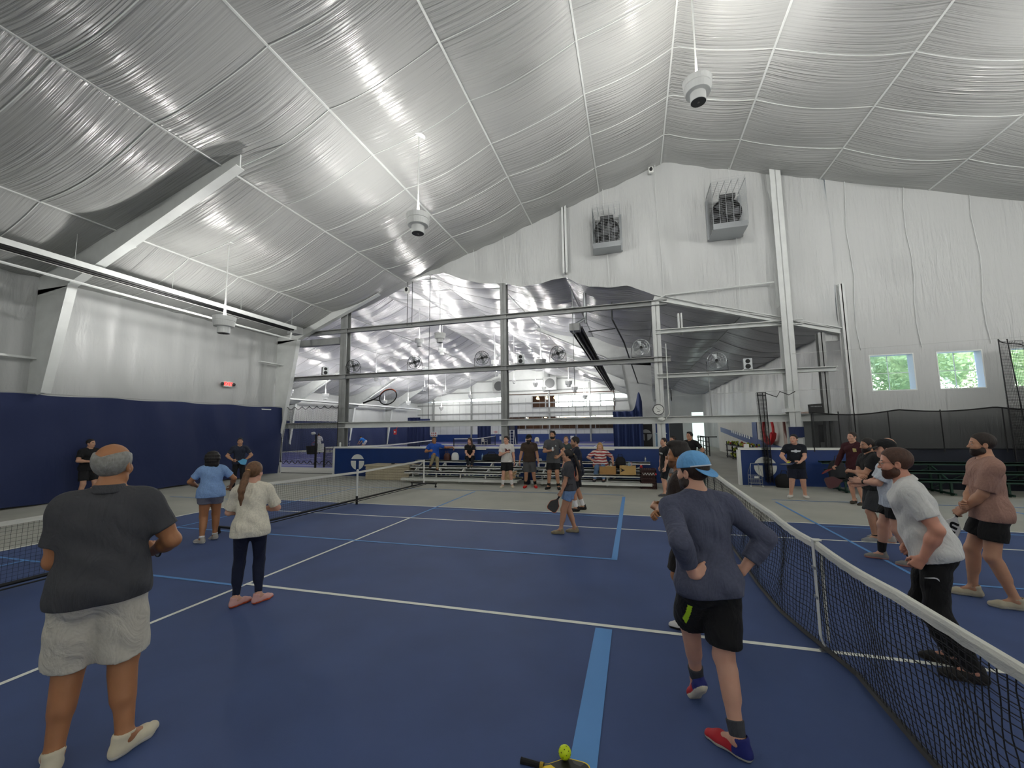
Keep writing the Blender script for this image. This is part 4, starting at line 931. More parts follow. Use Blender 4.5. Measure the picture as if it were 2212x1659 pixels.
for k, (x, a) in enumerate(((-2.35, .2), (-2.3, -.15))):
    m = MB(); m.bar((x, 10.0, .6), (x+a*.2, 10.0, .86), .025, .04); tag(m.build('paddle_handle', M_capw), 'white handle sticking out of the plain cardboard box, %s one' % ('left', 'right')[k], 'handle')
m = MB(); m.lathe([(0, .68), (.05, .69), (.055, .76), (.02, .8)], (-1.72, 10.0, .0), 10); m.tube([(-1.72, 10, .55), (-1.72, 10, .7)], .012, 5); tag(m.build('clear_cup', M_clear), 'clear plastic goblet standing in the light cardboard box', 'cup')
# milk crate
M_crate = mat('crate_brown', '#3a1c18', .6)
e = empty('milk_crate', (-1.05, 9.75, 0), 0, 'tall dark maroon milk crate stack beside the right bleacher', 'crate')
for j in range(2):
    m = MB(); x0, y0, z0 = -1.16, 9.9, j*.31; w = .48
    for z in (.015, .11, .2, .29):
        for s in (-1, 1): m.box((x0+s*w/2, y0, z0+z), (.02, w, .025)); m.box((x0, y0+s*w/2, z0+z), (w, .02, .025))
    for k in range(9):
        for s in (-1, 1): m.box((x0-w/2+w*k/8, y0+s*w/2, z0+.15), (.014, .014, .29)); m.box((x0+s*w/2, y0-w/2+w*k/8, z0+.15), (.014, .014, .29))
    m.box((x0, y0, z0+.15), (w-.06, w-.06, .24)); m.build('crate', M_crate, e)
m = MB()
for k in range(9): m.box((-1.31+.04*k, 9.645, .47), (.014, .004, .085), Matrix.Rotation(.5 if k % 2 else -.45, 3, 'Y'))
m.build('worn_marks', M_capw, e)
m = MB()
for k in range(6): m.box((-1.28+.05*k, 9.645, .14), (.03, .004, .035+.01*(k % 2)))
m.build('worn_marks', mat('dull_white', '#8a8080', .7), e)
m = MB(); m.ball((-.93, 9.63, .47), .03, 10, (1, .3, 1)); m.build('red_dot', M_red, e)
# ball hopper by the right low wall
def hopper(x, y, lab):
    e = empty('ball_hopper', (x, y, 0), 0, lab, 'ball hopper'); m = MB(); w = .15
    for sx in (-1, 1):
        for sy in (-1, 1): m.tube([(x+sx*w*1.1, y+sy*w, .02), (x+sx*w*1.1, y+sy*w, .42), (x+sx*w*.7, y, .74)], .007, 5)
    m.tube([(x-w*.7, y, .74), (x+w*.7, y, .74)], .009, 5)
    m.build('legs_frame', M_metal, e)
    m = MB()
    for k in range(7):
        for sy in (-1, 1): m.tube([(x-w+2*w*k/6, y+sy*w, .12), (x-w+2*w*k/6, y+sy*w, .36)], .004, 4, False)
    for z in (.12, .24, .36): m.tube([(x-w, y-w, z), (x+w, y-w, z), (x+w, y+w, z), (x-w, y+w, z)], .005, 4, closed=True)
    for k in range(6): m.tube([(x-w+2*w*k/5, y-w, .12), (x-w+2*w*k/5, y+w, .12)], .004, 4, False)
    m.build('basket', M_metal, e); m = MB(); m.box((x, y-w-.01, .32), (.12, .01, .06)); m.build('label', M_capw, e)
    for sx in (-1, 1): m = MB(); m.ball((x+sx*w*1.1, y-w, .03), .03, 8); m.build('foot', M_capw, e)
hopper(2.14, 10.85, 'empty wire ball hopper before the white T disc')
bag(2.95, 10.9, 0, .45, .3, .42, M_bagb, 'black racket bag leaning at the right low wall', 'racket_bag')
bag(4.05, 9.95, .43, .4, .3, .5, mat('bag_grey', '#202226', .8), 'black and grey backpack on the left end of the green bleacher', 'backpack')
m = MB(); m.box((2.05, 11.3, 1.28), (.14, .1, .12)); tag(m.build('small_box', M_capw), 'small white box standing on the cap of the right low wall', 'box')
m = MB(); m.lathe([(0, 0), (.04, 0), (.04, .16), (.02, .19), (0, .19)], (-14.0, 11.3, 1.25), 10); tag(m.build('white_bottle', M_capw), 'small white bottle on the left end of the long low wall', 'bottle')
# blue bag and column collar at the tall white column
m = MB(); m.box((3.64, 11.6, 1.72), (.42, .09, .34)); tag(m.build('column_pad', M_navy), 'navy pad wrapped around the tall white column behind the ball holding man', 'pad')
e = empty('score_board', (4.2, 11.55, 2.5), 0, 'dark tilted board with faint lettering right of the tall column', 'sign')
m = MB(); m.box((4.22, 11.5, 2.48), (.42, .05, .3), Matrix.Rotation(-.06, 3, 'Y')); m.build('board', M_black, e); m = MB(); m.tube([(4.12, 11.5, 2.35), (4.12, 11.5, .0)], .012, 5); m.build('bracket', M_steelg, e)
m = MB()
for k in range(8): m.box((4.08+.04*k, 11.472, 2.55), (.024, .004, .03))
m.build('faint_marks', M_steelg, e)
# ---------------- far passage on the right ----------------
M_ribb = mat('ramp_wall', '#b9b8b0', .7, noise=(2, .04))
m = MB(); m.m = 0; m.box((4.9, 24.0, 1.2), (.12, 16, 2.4)); m.m = 1
m.prism([(16, .45), (31, 1.5), (31, 1.85), (16, .9)], (-.02, 0, 0), (4.83, 0, 0), (0, 1, 0), (0, 0, 1))
for y in (21.5,): m.box((4.82, y, 1.35), (.03, .9, 2.1))
m.m = 2
for k in range(9): y = 22.6+.55*k; m.box((4.80, y, .92+.07*(y-16)-.12), (.02, .26, .17))
m.build('wall_passage', [M_ribb, M_lowwall, M_capw], kind='structure')
e = empty('glass_door', (3.9, 38.5, 0), 0, 'white door panel with an added daylight glow at the end of the right passage', 'door'); m = MB(); m.box((3.98, 36.6, 1.6), (1.0, .08, 3.2)); m.build('panel', mat('door_daylight_glow', '#d9ece6', .4, emit=.5), e); m = MB(); m.box((3.98, 36.54, 1.6), (1.1, .05, 3.3));  # panel emits light itself, standing in for the daylight outside
bpy.data.meshes; m = MB()
for sx in (-.52, .52): m.box((3.98+sx, 36.55, 1.6), (.06, .06, 3.2))
m.build('frame', M_steelw, e)
for (x, w, y, h, mt, lab) in ((.6, 1.0, 31, 2.35, M_lowwall, 'navy partition panel left of the man in black at the back'), (1.62, 1.0, 30.9, 2.3, mat('partition_grey', '#4b4f52', .8), 'dark grey partition panel behind the man in black')):
    m = MB(); m.box((x, y, h/2), (w, .08, h)); tag(m.build('partition', mt), lab, 'partition')
e = empty('stacked_bins', (-.25, 24, 0), 0, 'pale blue stacked bins beside the clock column', 'bins'); m = MB(); m.box((.05, 24, .75), (.6, .4, 1.5)); m.build('bins', mat('bin_blue', '#7f9fb8', .5), e); m = MB(); m.box((.05, 23.9, 1.52), (.75, .45, .06)); m.build('lid', mat('bin_lid', '#a9c0c8', .5), e)
# railing
e = empty('railing', (3.4, 26, 0), 0, 'black metal railing along the right passage', 'railing')
for k in range(5):
    m = MB(); y = 25.5+1.2*k; m.tube([(3.1, y, 0), (3.1, y, 1.25)], .035, 6); m.build('post', M_black, e)
for z in (.3, .6, .9, 1.22): m = MB(); m.tube([(3.1, 25.5, z), (3.1, 30.3, z)], .03, 6); m.build('rail', M_black, e)
m = MB(); m.tube([(2.4, 25.5, 1.24), (3.6, 25.5, 1.24)], .03, 6); m.build('rail', M_black, e)
# rack of bright balls and flowers
e = empty('flower_rack', (4.0, 21.5, 0), 0, 'dark rack filled with yellow green balls and red bits by the ramp', 'rack')
m = MB()
for y in (18.5, 20, 21.5, 23, 24.5): m.box((3.95, y, .5), (.05, .05, 1.0)); m.box((4.5, y, .5), (.05, .05, 1.0))
for z in (.1, .45, .8): m.box((4.2, 21.5, z), (.6, 6.2, .04))
m.build('frame', M_black, e)
for nm, cc, nn in (('yellow_balls', '#8f9a2a', 90), ('red_bits', '#9a2f22', 22)):
    m = MB()
    for k in range(nn): m.ball((3.95+.5*random.random(), 18.6+5.8*random.random(), random.choice((.2, .27, .55, .62, .9, .97))), .07, 6)
    o = m.build(nm, mat(nm, cc, .7), e); o['kind'] = 'stuff'
# red oval racket and poster on the passage wall
e = empty('red_hoop', (4.75, 17.6, 1.7), 0, 'red oval hoop hanging on the passage wall behind the bundled net', 'hoop')
m = MB(); m.tube([(4.62, 18.3+.75*math.cos(a), 1.75+.62*math.sin(a)) for a in np.linspace(0, 2*math.pi, 31)[:-1]], .06, 6, closed=True); m.build('ring', M_red, e)
m = MB(); m.tube([(4.62, 18.3+.75*math.cos(a), 1.75+.62*math.sin(a)) for a in np.linspace(3.4, 5.6, 12)], .13, 6); m.build('lower_rim', M_red, e)
e = empty('wall_poster', (4.8, 15, 1.7), 0, 'brownish poster with lines of text and a curved arm shape on the passage wall', 'poster')
m = MB(); m.box((4.82, 15.35, 1.7), (.02, 3.0, 1.5)); m.build('sheet', mat('poster_tan', '#a08c80', .7, noise=(3, .2)), e)
m = MB(); m.tube([(4.8, 16.6, 2.3), (4.8, 16.5, 1.7), (4.8, 16.1, 1.35), (4.8, 15.6, 1.45)], [.06, .07, .08, .05], 6); m.build('arm_print', mat('print_brown', '#5c2f28', .7), e)
m = MB()
for k in range(9): m.box((4.805, 15.0, 2.2-.13*k), (.01, 1.1-.12*(k % 3), .03))
m.build('text_lines', mat('print_rust', '#7a5340', .7), e)
# cabinet behind the windscreen
e = empty('equipment_cabinet', (4.6, 12.9, 0), 0, 'grey framed machine seen through the left end of the windscreen', 'machine')
m = MB(); m.box((4.55, 12.7, 1.15), (.75, .3, 2.2)); m.build('body', M_steelg, e); m = MB(); m.box((4.75, 12.52, 1.55), (.3, .05, .8)); m.build('panel', M_dark, e); m = MB(); m.box((4.75, 12.5, 1.2), (.25, .06, .3)); m.build('box', M_capw, e)
# trees outside the windows
M_leaf = mat('leaf', '#869c66', .6, noise=(6, .35)); M_leaf2 = mat('leaf_bright', '#9cb274', .6, noise=(6, .3)); M_bark = mat('bark', '#4b3a2a', .9)
def tree(x, y, h, r, lab, mt):
    e = empty('tree', (x, y, 0), 0, lab, 'tree'); m = MB(); m.tube([(x, y, 0), (x+.1, y, h*.5), (x, y, h*.8)], [.25, .18, .08], 8)
    m.build('trunk', M_bark, e); m = MB()
    for k in range(6500):
        v = np.random.normal(size=3); v /= np.linalg.norm(v); q = r*(.55+.5*np.random.rand()**.5)*(1+.25*math.sin(v[0]*7+v[2]*5)*math.cos(v[1]*6))
        c = Vector((x+v[0]*q, y+v[1]*q, h*.62+v[2]*q*1.25)); a = Vector(np.random.normal(size=3)).normalized(); b = a.orthogonal().normalized(); s = .06+.07*random.random()
        m.quad(c-a*s, c-b*s*.5, c+a*s, c+b*s*.5)
    for k in range(7): m.ball((x+random.uniform(-.4, .4)*r, y+random.uniform(-.3, .3)*r, h*.62+random.uniform(-.6, .6)*r), r*.62, 10, (1, 1, 1.1))
    m.build('foliage', mt, e)
tree(9.4, 19.0, 8.5, 2.4, 'leafy tree seen through the left window of the gable wall', M_leaf); tree(14.2, 19.6, 8.5, 2.3, 'bright green tree seen through the second window', M_leaf2)
tree(19.2, 19.8, 8.0, 2.4, 'leafy tree seen through the window at the right edge', M_leaf); tree(12.2, 26, 11, 3.2, 'tall tree behind the other trees outside', M_leaf)
m = MB(); m.box((18, 25, -.15), (24, 25.5, .1)); m.build('floor_lawn', mat('lawn', '#6f9a4c', .9), kind='structure')
# ---------------- paddle and ball in the foreground ----------------
M_py = mat('paddle_yellow', '#f0cf16', .45)
def camo(m):
    N = m.node_tree.nodes; L = m.node_tree.links; b = N['Principled BSDF']; tc = N.new('ShaderNodeTexCoord'); mp = N.new('ShaderNodeMapping'); mp.inputs['Scale'].default_value = (14, 22, 1); mp.inputs['Rotation'].default_value = (0, 0, .8)
    L.new(tc.outputs['Object'], mp.inputs[0]); v = N.new('ShaderNodeTexVoronoi'); v.inputs['Scale'].default_value = 1.0; L.new(mp.outputs[0], v.inputs['Vector'])
    r = N.new('ShaderNodeValToRGB'); r.color_ramp.interpolation = 'CONSTANT'; el = r.color_ramp.elements; el[0].color = srgb('#1b1b1a'); el[1].position = .42; el[1].color = srgb('#f0cf16'); q = el.new(.62); q.color = srgb('#4a4b46'); q = el.new(.8); q.color = srgb('#1b1b1a')
    sp = N.new('ShaderNodeSeparateColor'); L.new(v.outputs['Color'], sp.inputs[0]); L.new(sp.outputs[0], r.inputs[0]); L.new(r.outputs[0], b.inputs['Base Color'])
M_camo = mat('paddle_camo', '#f0cf16', .45); camo(M_camo)
def paddle_outline(L_=.27, w=.2):
    P = [(0, -.016), (.03, -.022), (.07, -.055), (.11, -w*.46), (.15, -w*.5)]
    P += [(L_-.05+.05*math.sin(a), -w*.5+.05-.05*math.cos(a)) for a in np.linspace(0, math.pi/2, 6)]
    return P+[(x, -y) for x, y in P[::-1]]
def paddle(name, R, o, mface, medge, mgrip, lab, L_=.27, w=.2, grip=.13, grp=None):
    """o: throat point, R 3x3 with x along the paddle, z the face normal"""
    e = empty(name, o, 0, lab, 'paddle', grp); ox = Vector(o); ex = R @ Vector((1, 0, 0)); ey = R @ Vector((0, 1, 0)); ez = R @ Vector((0, 0, 1))
    m = MB(); m.prism(paddle_outline(L_, w), ez*.013, ox-ez*.0065, ex, ey); m.build('edge_guard', medge, e)
    m = MB(); P = [(.006+x*.955, y*.93) for x, y in paddle_outline(L_, w)]; m.prism(P, ez*.0146, ox-ez*.0073, ex, ey); m.build('face', mface, e)
    m = MB(); m.tube([ox-ex*grip, ox-ex*(grip-.01), ox-ex*.02, ox+ex*.01], [.019, .017, .016, .015], 10); m.build('grip', mgrip, e)
    return e
R = Matrix.Rotation(-.06, 3, 'Z') @ Matrix.Rotation(0.0, 3, 'X')
e = paddle('pickleball_paddle', R, (-2.105, -1.875, .012), M_camo, M_py, M_bagb, 'yellow paddle with black camouflage pattern lying in the foreground')
m = MB(); m.tube([(-2.118, -1.874, .012), (-2.098, -1.875, .012)], .0195, 10); m.build('collar', mat('collar_gold', '#b9961c', .5), e)
e = empty('pickleball', (-1.985, -1.79, .057), 0, 'bright yellow perforated ball resting on the camouflage paddle', 'ball')
M_ball = mat('ball_yellow', '#d7ee1a', .5)
m = MB(); bc = Vector((-1.985, -1.80, .057)); m.ball(bc, .037, 28); m.build('shell', M_ball, e, smooth=True)
m = MB()
for k in range(26):
    zz = 1-2*(k+.5)/26; a = k*2.39996; rr = math.sqrt(1-zz*zz); d = Vector((rr*math.cos(a), rr*math.sin(a), zz)); m.lathe([(0, .0369), (.0034, .0371), (.0034, .036)], bc, 8, d)
m.build('holes', mat('hole_olive', '#6d7a10', .8), e)
# ---------------- people: smooth bodies grown from limb and muscle volumes ----------------
def smin(a, b, k):
    h = np.maximum(k-np.abs(a-b), 0)/k; return np.minimum(a, b)-h*h*k*.25
def nv(v): v = np.asarray(v, float); return v/max(np.linalg.norm(v), 1e-9)
def rc(a, b, ra, rb, k=.03, cut=False, op='u', cut0=False, flat=None):
    a = np.asarray(a, float); b = np.asarray(b, float); ab = b-a; L = np.linalg.norm(ab)+1e-9; u = ab/L
    def f(x, y, z):
        px, py, pz = x-a[0], y-a[1], z-a[2]; t = (px*u[0]+py*u[1]+pz*u[2]); tc = np.clip(t/L, 0, 1)
        qx, qy, qz = px-ab[0]*tc, py-ab[1]*tc, pz-ab[2]*tc
        if flat is not None:
            m = qx*flat[0][0]+qy*flat[0][1]+qz*flat[0][2]; m = m*(1-1/flat[1]); qx = qx-m*flat[0][0]; qy = qy-m*flat[0][1]; qz = qz-m*flat[0][2]
        d = np.sqrt(qx*qx+qy*qy+qz*qz)-(ra+(rb-ra)*tc)
        if cut: d = np.maximum(d, t-L)
        if cut0: d = np.maximum(d, -t)
        return d
    r = max(ra, rb)*(flat[1] if flat else 1)+k+.01
    return (f, np.minimum(a, b)-r, np.maximum(a, b)+r, k, op)
def el(c, r, M=None, k=.03, op='u'):
    c = np.asarray(c, float); r = np.asarray(r, float); M = np.eye(3) if M is None else np.asarray(M)   # rows = axes
    def f(x, y, z):
        p = [x-c[0], y-c[1], z-c[2]]; q = [M[i][0]*p[0]+M[i][1]*p[1]+M[i][2]*p[2] for i in range(3)]
        k0 = np.sqrt((q[0]/r[0])**2+(q[1]/r[1])**2+(q[2]/r[2])**2); k1 = np.sqrt((q[0]/r[0]**2)**2+(q[1]/r[1]**2)**2+(q[2]/r[2]**2)**2)+1e-9
        return k0*(k0-1)/k1
    R = max(r)+k+.01
    return (f, c-R, c+R, k, op)
def plane(p, n):      # keeps the side against n
    p = np.asarray(p, float); n = nv(n)
    return (lambda x, y, z: (x-p[0])*n[0]+(y-p[1])*n[1]+(z-p[2])*n[2], None, None, .004, 'i')
def fn(f, op='i', k=.004): return (f, None, None, k, op)
def evalf(prims, lo, hi, h):
    ax = [np.arange(lo[i], hi[i]+h, h) for i in range(3)]
    F = np.full([len(a) for a in ax], .5)
    for f, l, u, k, op in prims:
        if l is None: sl = [slice(0, len(a)) for a in ax]
        else:
            sl = [slice(int(np.searchsorted(ax[i], l[i])), int(np.searchsorted(ax[i], u[i]))) for i in range(3)]
            if any(s.stop-s.start < 1 for s in sl): continue
        x = ax[0][sl[0]][:, None, None]; y = ax[1][sl[1]][None, :, None]; z = ax[2][sl[2]][None, None, :]
        d = f(x, y, z); S = F[sl[0], sl[1], sl[2]]
        if op == 'u': F[sl[0], sl[1], sl[2]] = smin(S, d, k)
        elif op == 's': F[sl[0], sl[1], sl[2]] = -smin(-S, d, k)
        else: F[sl[0], sl[1], sl[2]] = np.maximum(S, d)
    return F, ax
def nets(F, ax, h):
    s = F < 0; n = np.array(F.shape)-1; c = np.zeros(n, np.int8); acc = np.zeros(tuple(n)+(3,)); cnt = np.zeros(n)
    cor = [(i, j, k) for i in (0, 1) for j in (0, 1) for k in (0, 1)]
    def sub(A, o): return A[o[0]:o[0]+n[0], o[1]:o[1]+n[1], o[2]:o[2]+n[2]]
    tot = sum(sub(s, o).astype(np.int8) for o in cor); act = (tot > 0) & (tot < 8)
    I = np.argwhere(act); 
    if len(I) == 0: return np.zeros((0, 3)), np.zeros((0, 4), int)
    idx = np.full(n, -1, np.int64); idx[act] = np.arange(len(I))
    V = np.zeros((len(I), 3)); N = np.zeros(len(I))
    for a in cor:
        for d in range(3):
            if a[d]: continue
            b = list(a); b[d] = 1
            fa = F[I[:, 0]+a[0], I[:, 1]+a[1], I[:, 2]+a[2]]; fb = F[I[:, 0]+b[0], I[:, 1]+b[1], I[:, 2]+b[2]]
            m = (fa < 0) != (fb < 0); t = np.where(m, fa/np.where(m, fa-fb, 1), 0); p = np.tile(np.array(a, float), (len(I), 1)); p[:, d] += t
            V += p*m[:, None]; N += m
    V = V/N[:, None]+I; V = V*h+np.array([a[0] for a in ax])
    Q = []
    for d in range(3):
        e1, e2 = (d+1) % 3, (d+2) % 3
        A = [slice(None)]*3; B = [slice(None)]*3; A[d] = slice(0, -1); B[d] = slice(1, None)
        sa, sb = s[tuple(A)], s[tuple(B)]; E = np.argwhere(sa != sb); E = E[(E[:, e1] > 0) & (E[:, e2] > 0) & (E[:, e1] < n[e1]) & (E[:, e2] < n[e2])]
        if not len(E): continue
        inv = sa[E[:, 0], E[:, 1], E[:, 2]]; q = []
        for o1, o2 in ((0, 0), (1, 0), (1, 1), (0, 1)):
            J = E.copy(); J[:, e1] -= 1-o1; J[:, e2] -= 1-o2; q.append(idx[J[:, 0], J[:, 1], J[:, 2]])
        q = np.stack(q, -1); q[~inv] = q[~inv][:, ::-1]; Q.append(q)
    return V, np.concatenate(Q)
def bounds(prims):
    L = np.min([p[1] for p in prims if p[1] is not None and p[4] == 'u'], 0); U = np.max([p[2] for p in prims if p[1] is not None and p[4] == 'u'], 0); return L, U
def solid(name, prims, h, mt, parent, mfn=None, boxes=(), lohi=None):
    """boxes: finer sub-grids (lo, hi, h) joined into the same mesh"""
    L, U = lohi or bounds(prims); F, ax = evalf(prims, L, U, h); V, Q = nets(F, ax, h)
    for lo, hi, hb in boxes:
        if len(Q): m = np.all((V > np.array(lo)+h*.6) & (V < np.array(hi)-h*.6), 1); Q = Q[~m[Q].all(1)]
    out = [(V, Q)]
    for lo, hi, hb in boxes:
        F, ax = evalf(prims, lo, hi, hb); v, q = nets(F, ax, hb); out.append((v, q))
    VV = np.concatenate([v for v, q in out]); k = 0; QQ = []
    for v, q in out: QQ.append(q+k); k += len(v)
    QQ = np.concatenate(QQ); used = np.unique(QQ); re = np.full(len(VV), -1); re[used] = np.arange(len(used)); VV = VV[used]; QQ = re[QQ]
    mi = mfn(VV[QQ].mean(1)) if mfn is not None else None
    return mesh_obj(name, VV, QQ, mt, parent, mi, True, local=True)
def ik(a, c, l1, l2, pole):
    a = np.asarray(a, float); c = np.asarray(c, float); d = c-a; L = np.linalg.norm(d); u = d/L
    if L > (l1+l2)*.998: c = a+u*(l1+l2)*.998; L = (l1+l2)*.998
    x = (l1*l1-l2*l2+L*L)/(2*L); hgt = math.sqrt(max(l1*l1-x*x, 0)); p = np.asarray(pole, float); p = p-u*(p@u)
    return a+u*x+nv(p)*hgt, c
def skinmat(col):
    m = mat('skin_'+col.strip('#'), col, .55, noise=(9, .06)); b = m.node_tree.nodes['Principled BSDF']; b.inputs['Subsurface Weight'].default_value = .08; b.inputs['Subsurface Radius'].default_value = (.02, .008, .004)
    return m
def cloth(col, stripes=None, heather=0):
    nm = 'cloth_'+col.strip('#')+('s' if stripes else '')
    if nm in MATS: return MATS[nm]
    m = mat(nm, col, .88, noise=(60, .05+heather), bump=(6, .7, (1, 1, .5), 1.4, .05))
    if stripes:
        N = m.node_tree.nodes; L = m.node_tree.links; b = N['Principled BSDF']; tc = N.new('ShaderNodeTexCoord'); sp = N.new('ShaderNodeSeparateXYZ'); L.new(tc.outputs['Object'], sp.inputs[0])
        nz = N.new('ShaderNodeTexNoise'); nz.inputs['Scale'].default_value = 4; L.new(tc.outputs['Object'], nz.inputs[0]); ad = N.new('ShaderNodeMath'); ad.operation = 'MULTIPLY_ADD'; ad.inputs[1].default_value = .09; L.new(nz.outputs[0], ad.inputs[0]); L.new(sp.outputs[2], ad.inputs[2])
        w = N.new('ShaderNodeMath'); w.operation = 'MULTIPLY'; w.inputs[1].default_value = 10.5; L.new(ad.outputs[0], w.inputs[0]); fr = N.new('ShaderNodeMath'); fr.operation = 'FRACT'; L.new(w.outputs[0], fr.inputs[0])
        g = N.new('ShaderNodeMath'); g.operation = 'GREATER_THAN'; g.inputs[1].default_value = .5; L.new(fr.outputs[0], g.inputs[0]); mx = N.new('ShaderNodeMix'); mx.data_type = 'RGBA'; L.new(g.outputs[0], mx.inputs[0]); mx.inputs[6].default_value = srgb(col); mx.inputs[7].default_value = srgb(stripes); L.new(mx.outputs[2], b.inputs['Base Color'])
    return m
def hairmat(col): return mat('hair_'+col.strip('#'), col, .6, noise=(40, .25), bump=(45, .7, (1, 1, .15), .8, .01))
M_eye = mat('eye_white', '#b5ada3', .35); M_iris = mat('iris', '#2b1d14', .3); M_lip = {}
class Person: pass
def hand_prims(W, d, n, side, c, s, thumb=1.0, k=.009):
    """W wrist, d finger direction, n palm normal (out of the palm), side: vector towards the thumb"""
    d = nv(d); n = nv(np.asarray(n)-d*(np.asarray(n)@d)); t = nv(np.asarray(side)-d*(np.asarray(side)@d)-n*(np.asarray(side)@n)); P = []
    base = np.asarray(W, float); off = [.030, .010, -.010, -.028]; kn = [.088, .092, .086, .078]; ln = [.072, .080, .074, .058]
    for i in range(4):
        a = base+t*off[i]*.55*s+d*.01*s; b = base+t*off[i]*s+d*kn[i]*s-n*.002*s
        P.append(rc(a, b, .0155*s, .0125*s, .016*s)); q = b; ang = 0; cc = c*(1+.10*i)
        for f, bend in ((.45, 52), (.31, 68), (.24, 42)):
            ang += math.radians(bend)*cc+.10; r2 = q+(d*math.cos(ang)+n*math.sin(ang))*ln[i]*f*s+t*(.05*(1.5-i))*ln[i]*f*s; P.append(rc(q, r2, .0092*s, .0080*s, k*s*.5)); q = r2
    a = base+d*.022*s+t*.022*s; b = a+(t*.62*thumb+d*.62+n*.35)*.042*s; e = b+(t*.25*thumb+d*.85+n*(.3+.5*c))*.034*s; g = e+(d*.9+n*(.2+.8*c)-t*.1)*.026*s
    P += [rc(a, b, .0165*s, .0125*s, .014*s), rc(b, e, .0120*s, .0105*s, .006), rc(e, g, .0102*s, .0088*s, .005)]
    return P
def person(x, y, face, H, label, skin='#c79a80', top=('tee', '#333333'), bottom=('shorts', '#111111', .85), shoes=('#888888', '#dddddd'), hair=('short', '#2a1d15'),
           g=1.0, lg=1.0, fem=False, pose=None, res=1, beard=None, cap=None, sock=None, glasses=False, belly=0.0, group=None, name='person', logo=None, sh=1.0, extra=None, collar=None):
    po = dict(lean=.03, side=0, twist=0, hip=(0, 0, 0), LF=(-.11, .02, .15, 0), RF=(.11, -.02, -.15, 0), LH=(-.27, .05, .78), RH=(.27, .05, .78), LE=(-.5, -1, 0), RE=(.5, -1, 0), head=(0, 0, 0), curl=.35, LK=(0, 1, 0), RK=(0, 1, 0), Lpalm=None, Rpalm=None, Ld=None, Rd=None, shrug=0)
    po.update(pose or {}); s = H/1.75; fr = math.radians(face)+math.atan2(x+1.511, y+4.457)
    e = empty(name, (x, y, 0), -fr, label, 'person', group)
    h1 = {0: .0085, 1: .012, 2: .016, 3: .022}[res]; hh = {0: .0035, 1: .005, 2: .0075, 3: .012}[res]; hn = {0: .0036, 1: .005, 2: .0065, 3: .009}[res]
    SK = skinmat(skin); ln_, sd = po['lean'], po['side']; tw = po['twist']
    U = nv([math.sin(sd), math.sin(ln_), math.cos(ln_)*math.cos(sd)]); Rv = nv(np.cross([math.sin(-tw), math.cos(tw), 0], U)); Fv = np.cross(U, Rv); M3 = [Rv, Fv, U]
    O = np.array([po['hip'][0], po['hip'][1], .95+po['hip'][2]])*s
    P0 = lambda a, b, c: O+np.array([a, b, c-.95])*s          # pelvis frame, upright
    T = lambda a, b, c: O+(Rv*a+Fv*b+U*(c-.95))*s
    sw = (.155 if fem else .178)*sh*(1+.25*(g-1)); wg = g
    hipw = .095 if fem else .085
    Sp = Person(); J = {}
    for i, sgn, nm in ((0, -1, 'L'), (1, 1, 'R')):
        J[nm+'S'] = T(sgn*sw, 0, 1.402+po['shrug']); J[nm+'hip'] = P0(sgn*hipw, 0, .91)
        F = po[nm+'F']; yaw = F[2]; tdir = np.array([math.sin(yaw), math.cos(yaw), 0]); J[nm+'tdir'] = tdir; heel = F[3]
        ank = np.array([F[0], F[1], .085+(F[4] if len(F) > 4 else 0)])*s; J[nm+'pitch'] = heel
        K, A = ik(J[nm+'hip'], ank, .43*s, .42*s, po[nm+'K']); J[nm+'K'] = K; J[nm+'A'] = A
        hp = np.array(po[nm+'H'])*s; E, Wp = ik(J[nm+'S'], hp, .30*s, .255*s, po[nm+'E']); J[nm+'E'] = E; J[nm+'W'] = Wp
    # head frame
    hy, hpt, hr = po['head']; nb = T(0, -.005, 1.47); hu = nv(U*.55+np.array([0, 0, 1])*.45)
    Rh = np.array(Matrix.Rotation(-hy, 3, 'Z')); f0 = Rh @ np.array([0, 1, 0]); f0 = nv(f0-hu*(f0@hu)*.0); hd = np.array([f0[0]*math.cos(hpt), f0[1]*math.cos(hpt), math.sin(hpt)])
    hx = nv(np.cross(hd, [0, 0, 1])); hz = np.cross(hx, hd)
    if hr: hx, hz = hx*math.cos(hr)+hz*math.sin(hr), hz*math.cos(hr)-hx*math.sin(hr)
    HC = nb+(np.array(hu)*.155+hd*.018)*s; HM = [hx, hd, hz]; hs = s**.5*1.03*(1.0+.35*(g-1) if not fem else 1.0)
    hp_ = lambda a, b, c: HC+(hx*a+hd*b+hz*c)*hs
    wa = np.array([.155, .112, .20])*np.array([wg, wg, 1]); 
    B = [el(T(0, 0, 1.28), np.array([.160*wg**.7 if not fem else .140*wg**.7, .108*wg, .19])*s, M3, .06),
         el(T(0, .005+belly*.3, 1.09), np.array([.142*wg if not fem else .125*wg, .102*wg+belly*.5, .17])*s, M3, .06),
         el(P0(0, -.005, .965), np.array([.158*wg if not fem else .168*wg, .112*wg, .12])*s, None, .06),
         rc(P0(-.07, -.045, .92), P0(-.07, -.04, .90), .084*s*wg**.6, .08*s*wg**.6, .05), rc(P0(.07, -.045, .92), P0(.07, -.04, .90), .084*s*wg**.6, .08*s*wg**.6, .05),
         rc(T(-sw*.62, -.005, 1.405), T(sw*.62, -.005, 1.405), .058*s, .058*s, .05), rc(T(0, -.015, 1.42), nb+U*.02*s, .068*s, .056*s, .05), rc(T(-.03, -.014, 1.475), T(-sw*.82, -.006, 1.418), .042*s, .044*s, .04), rc(T(.03, -.014, 1.475), T(sw*.82, -.006, 1.418), .042*s, .044*s, .04),
         rc(nb, hp_(0, -.018, -.075), .054*s*(.88 if fem else 1.05), .052*s*(.88 if fem else 1.0), .03)]
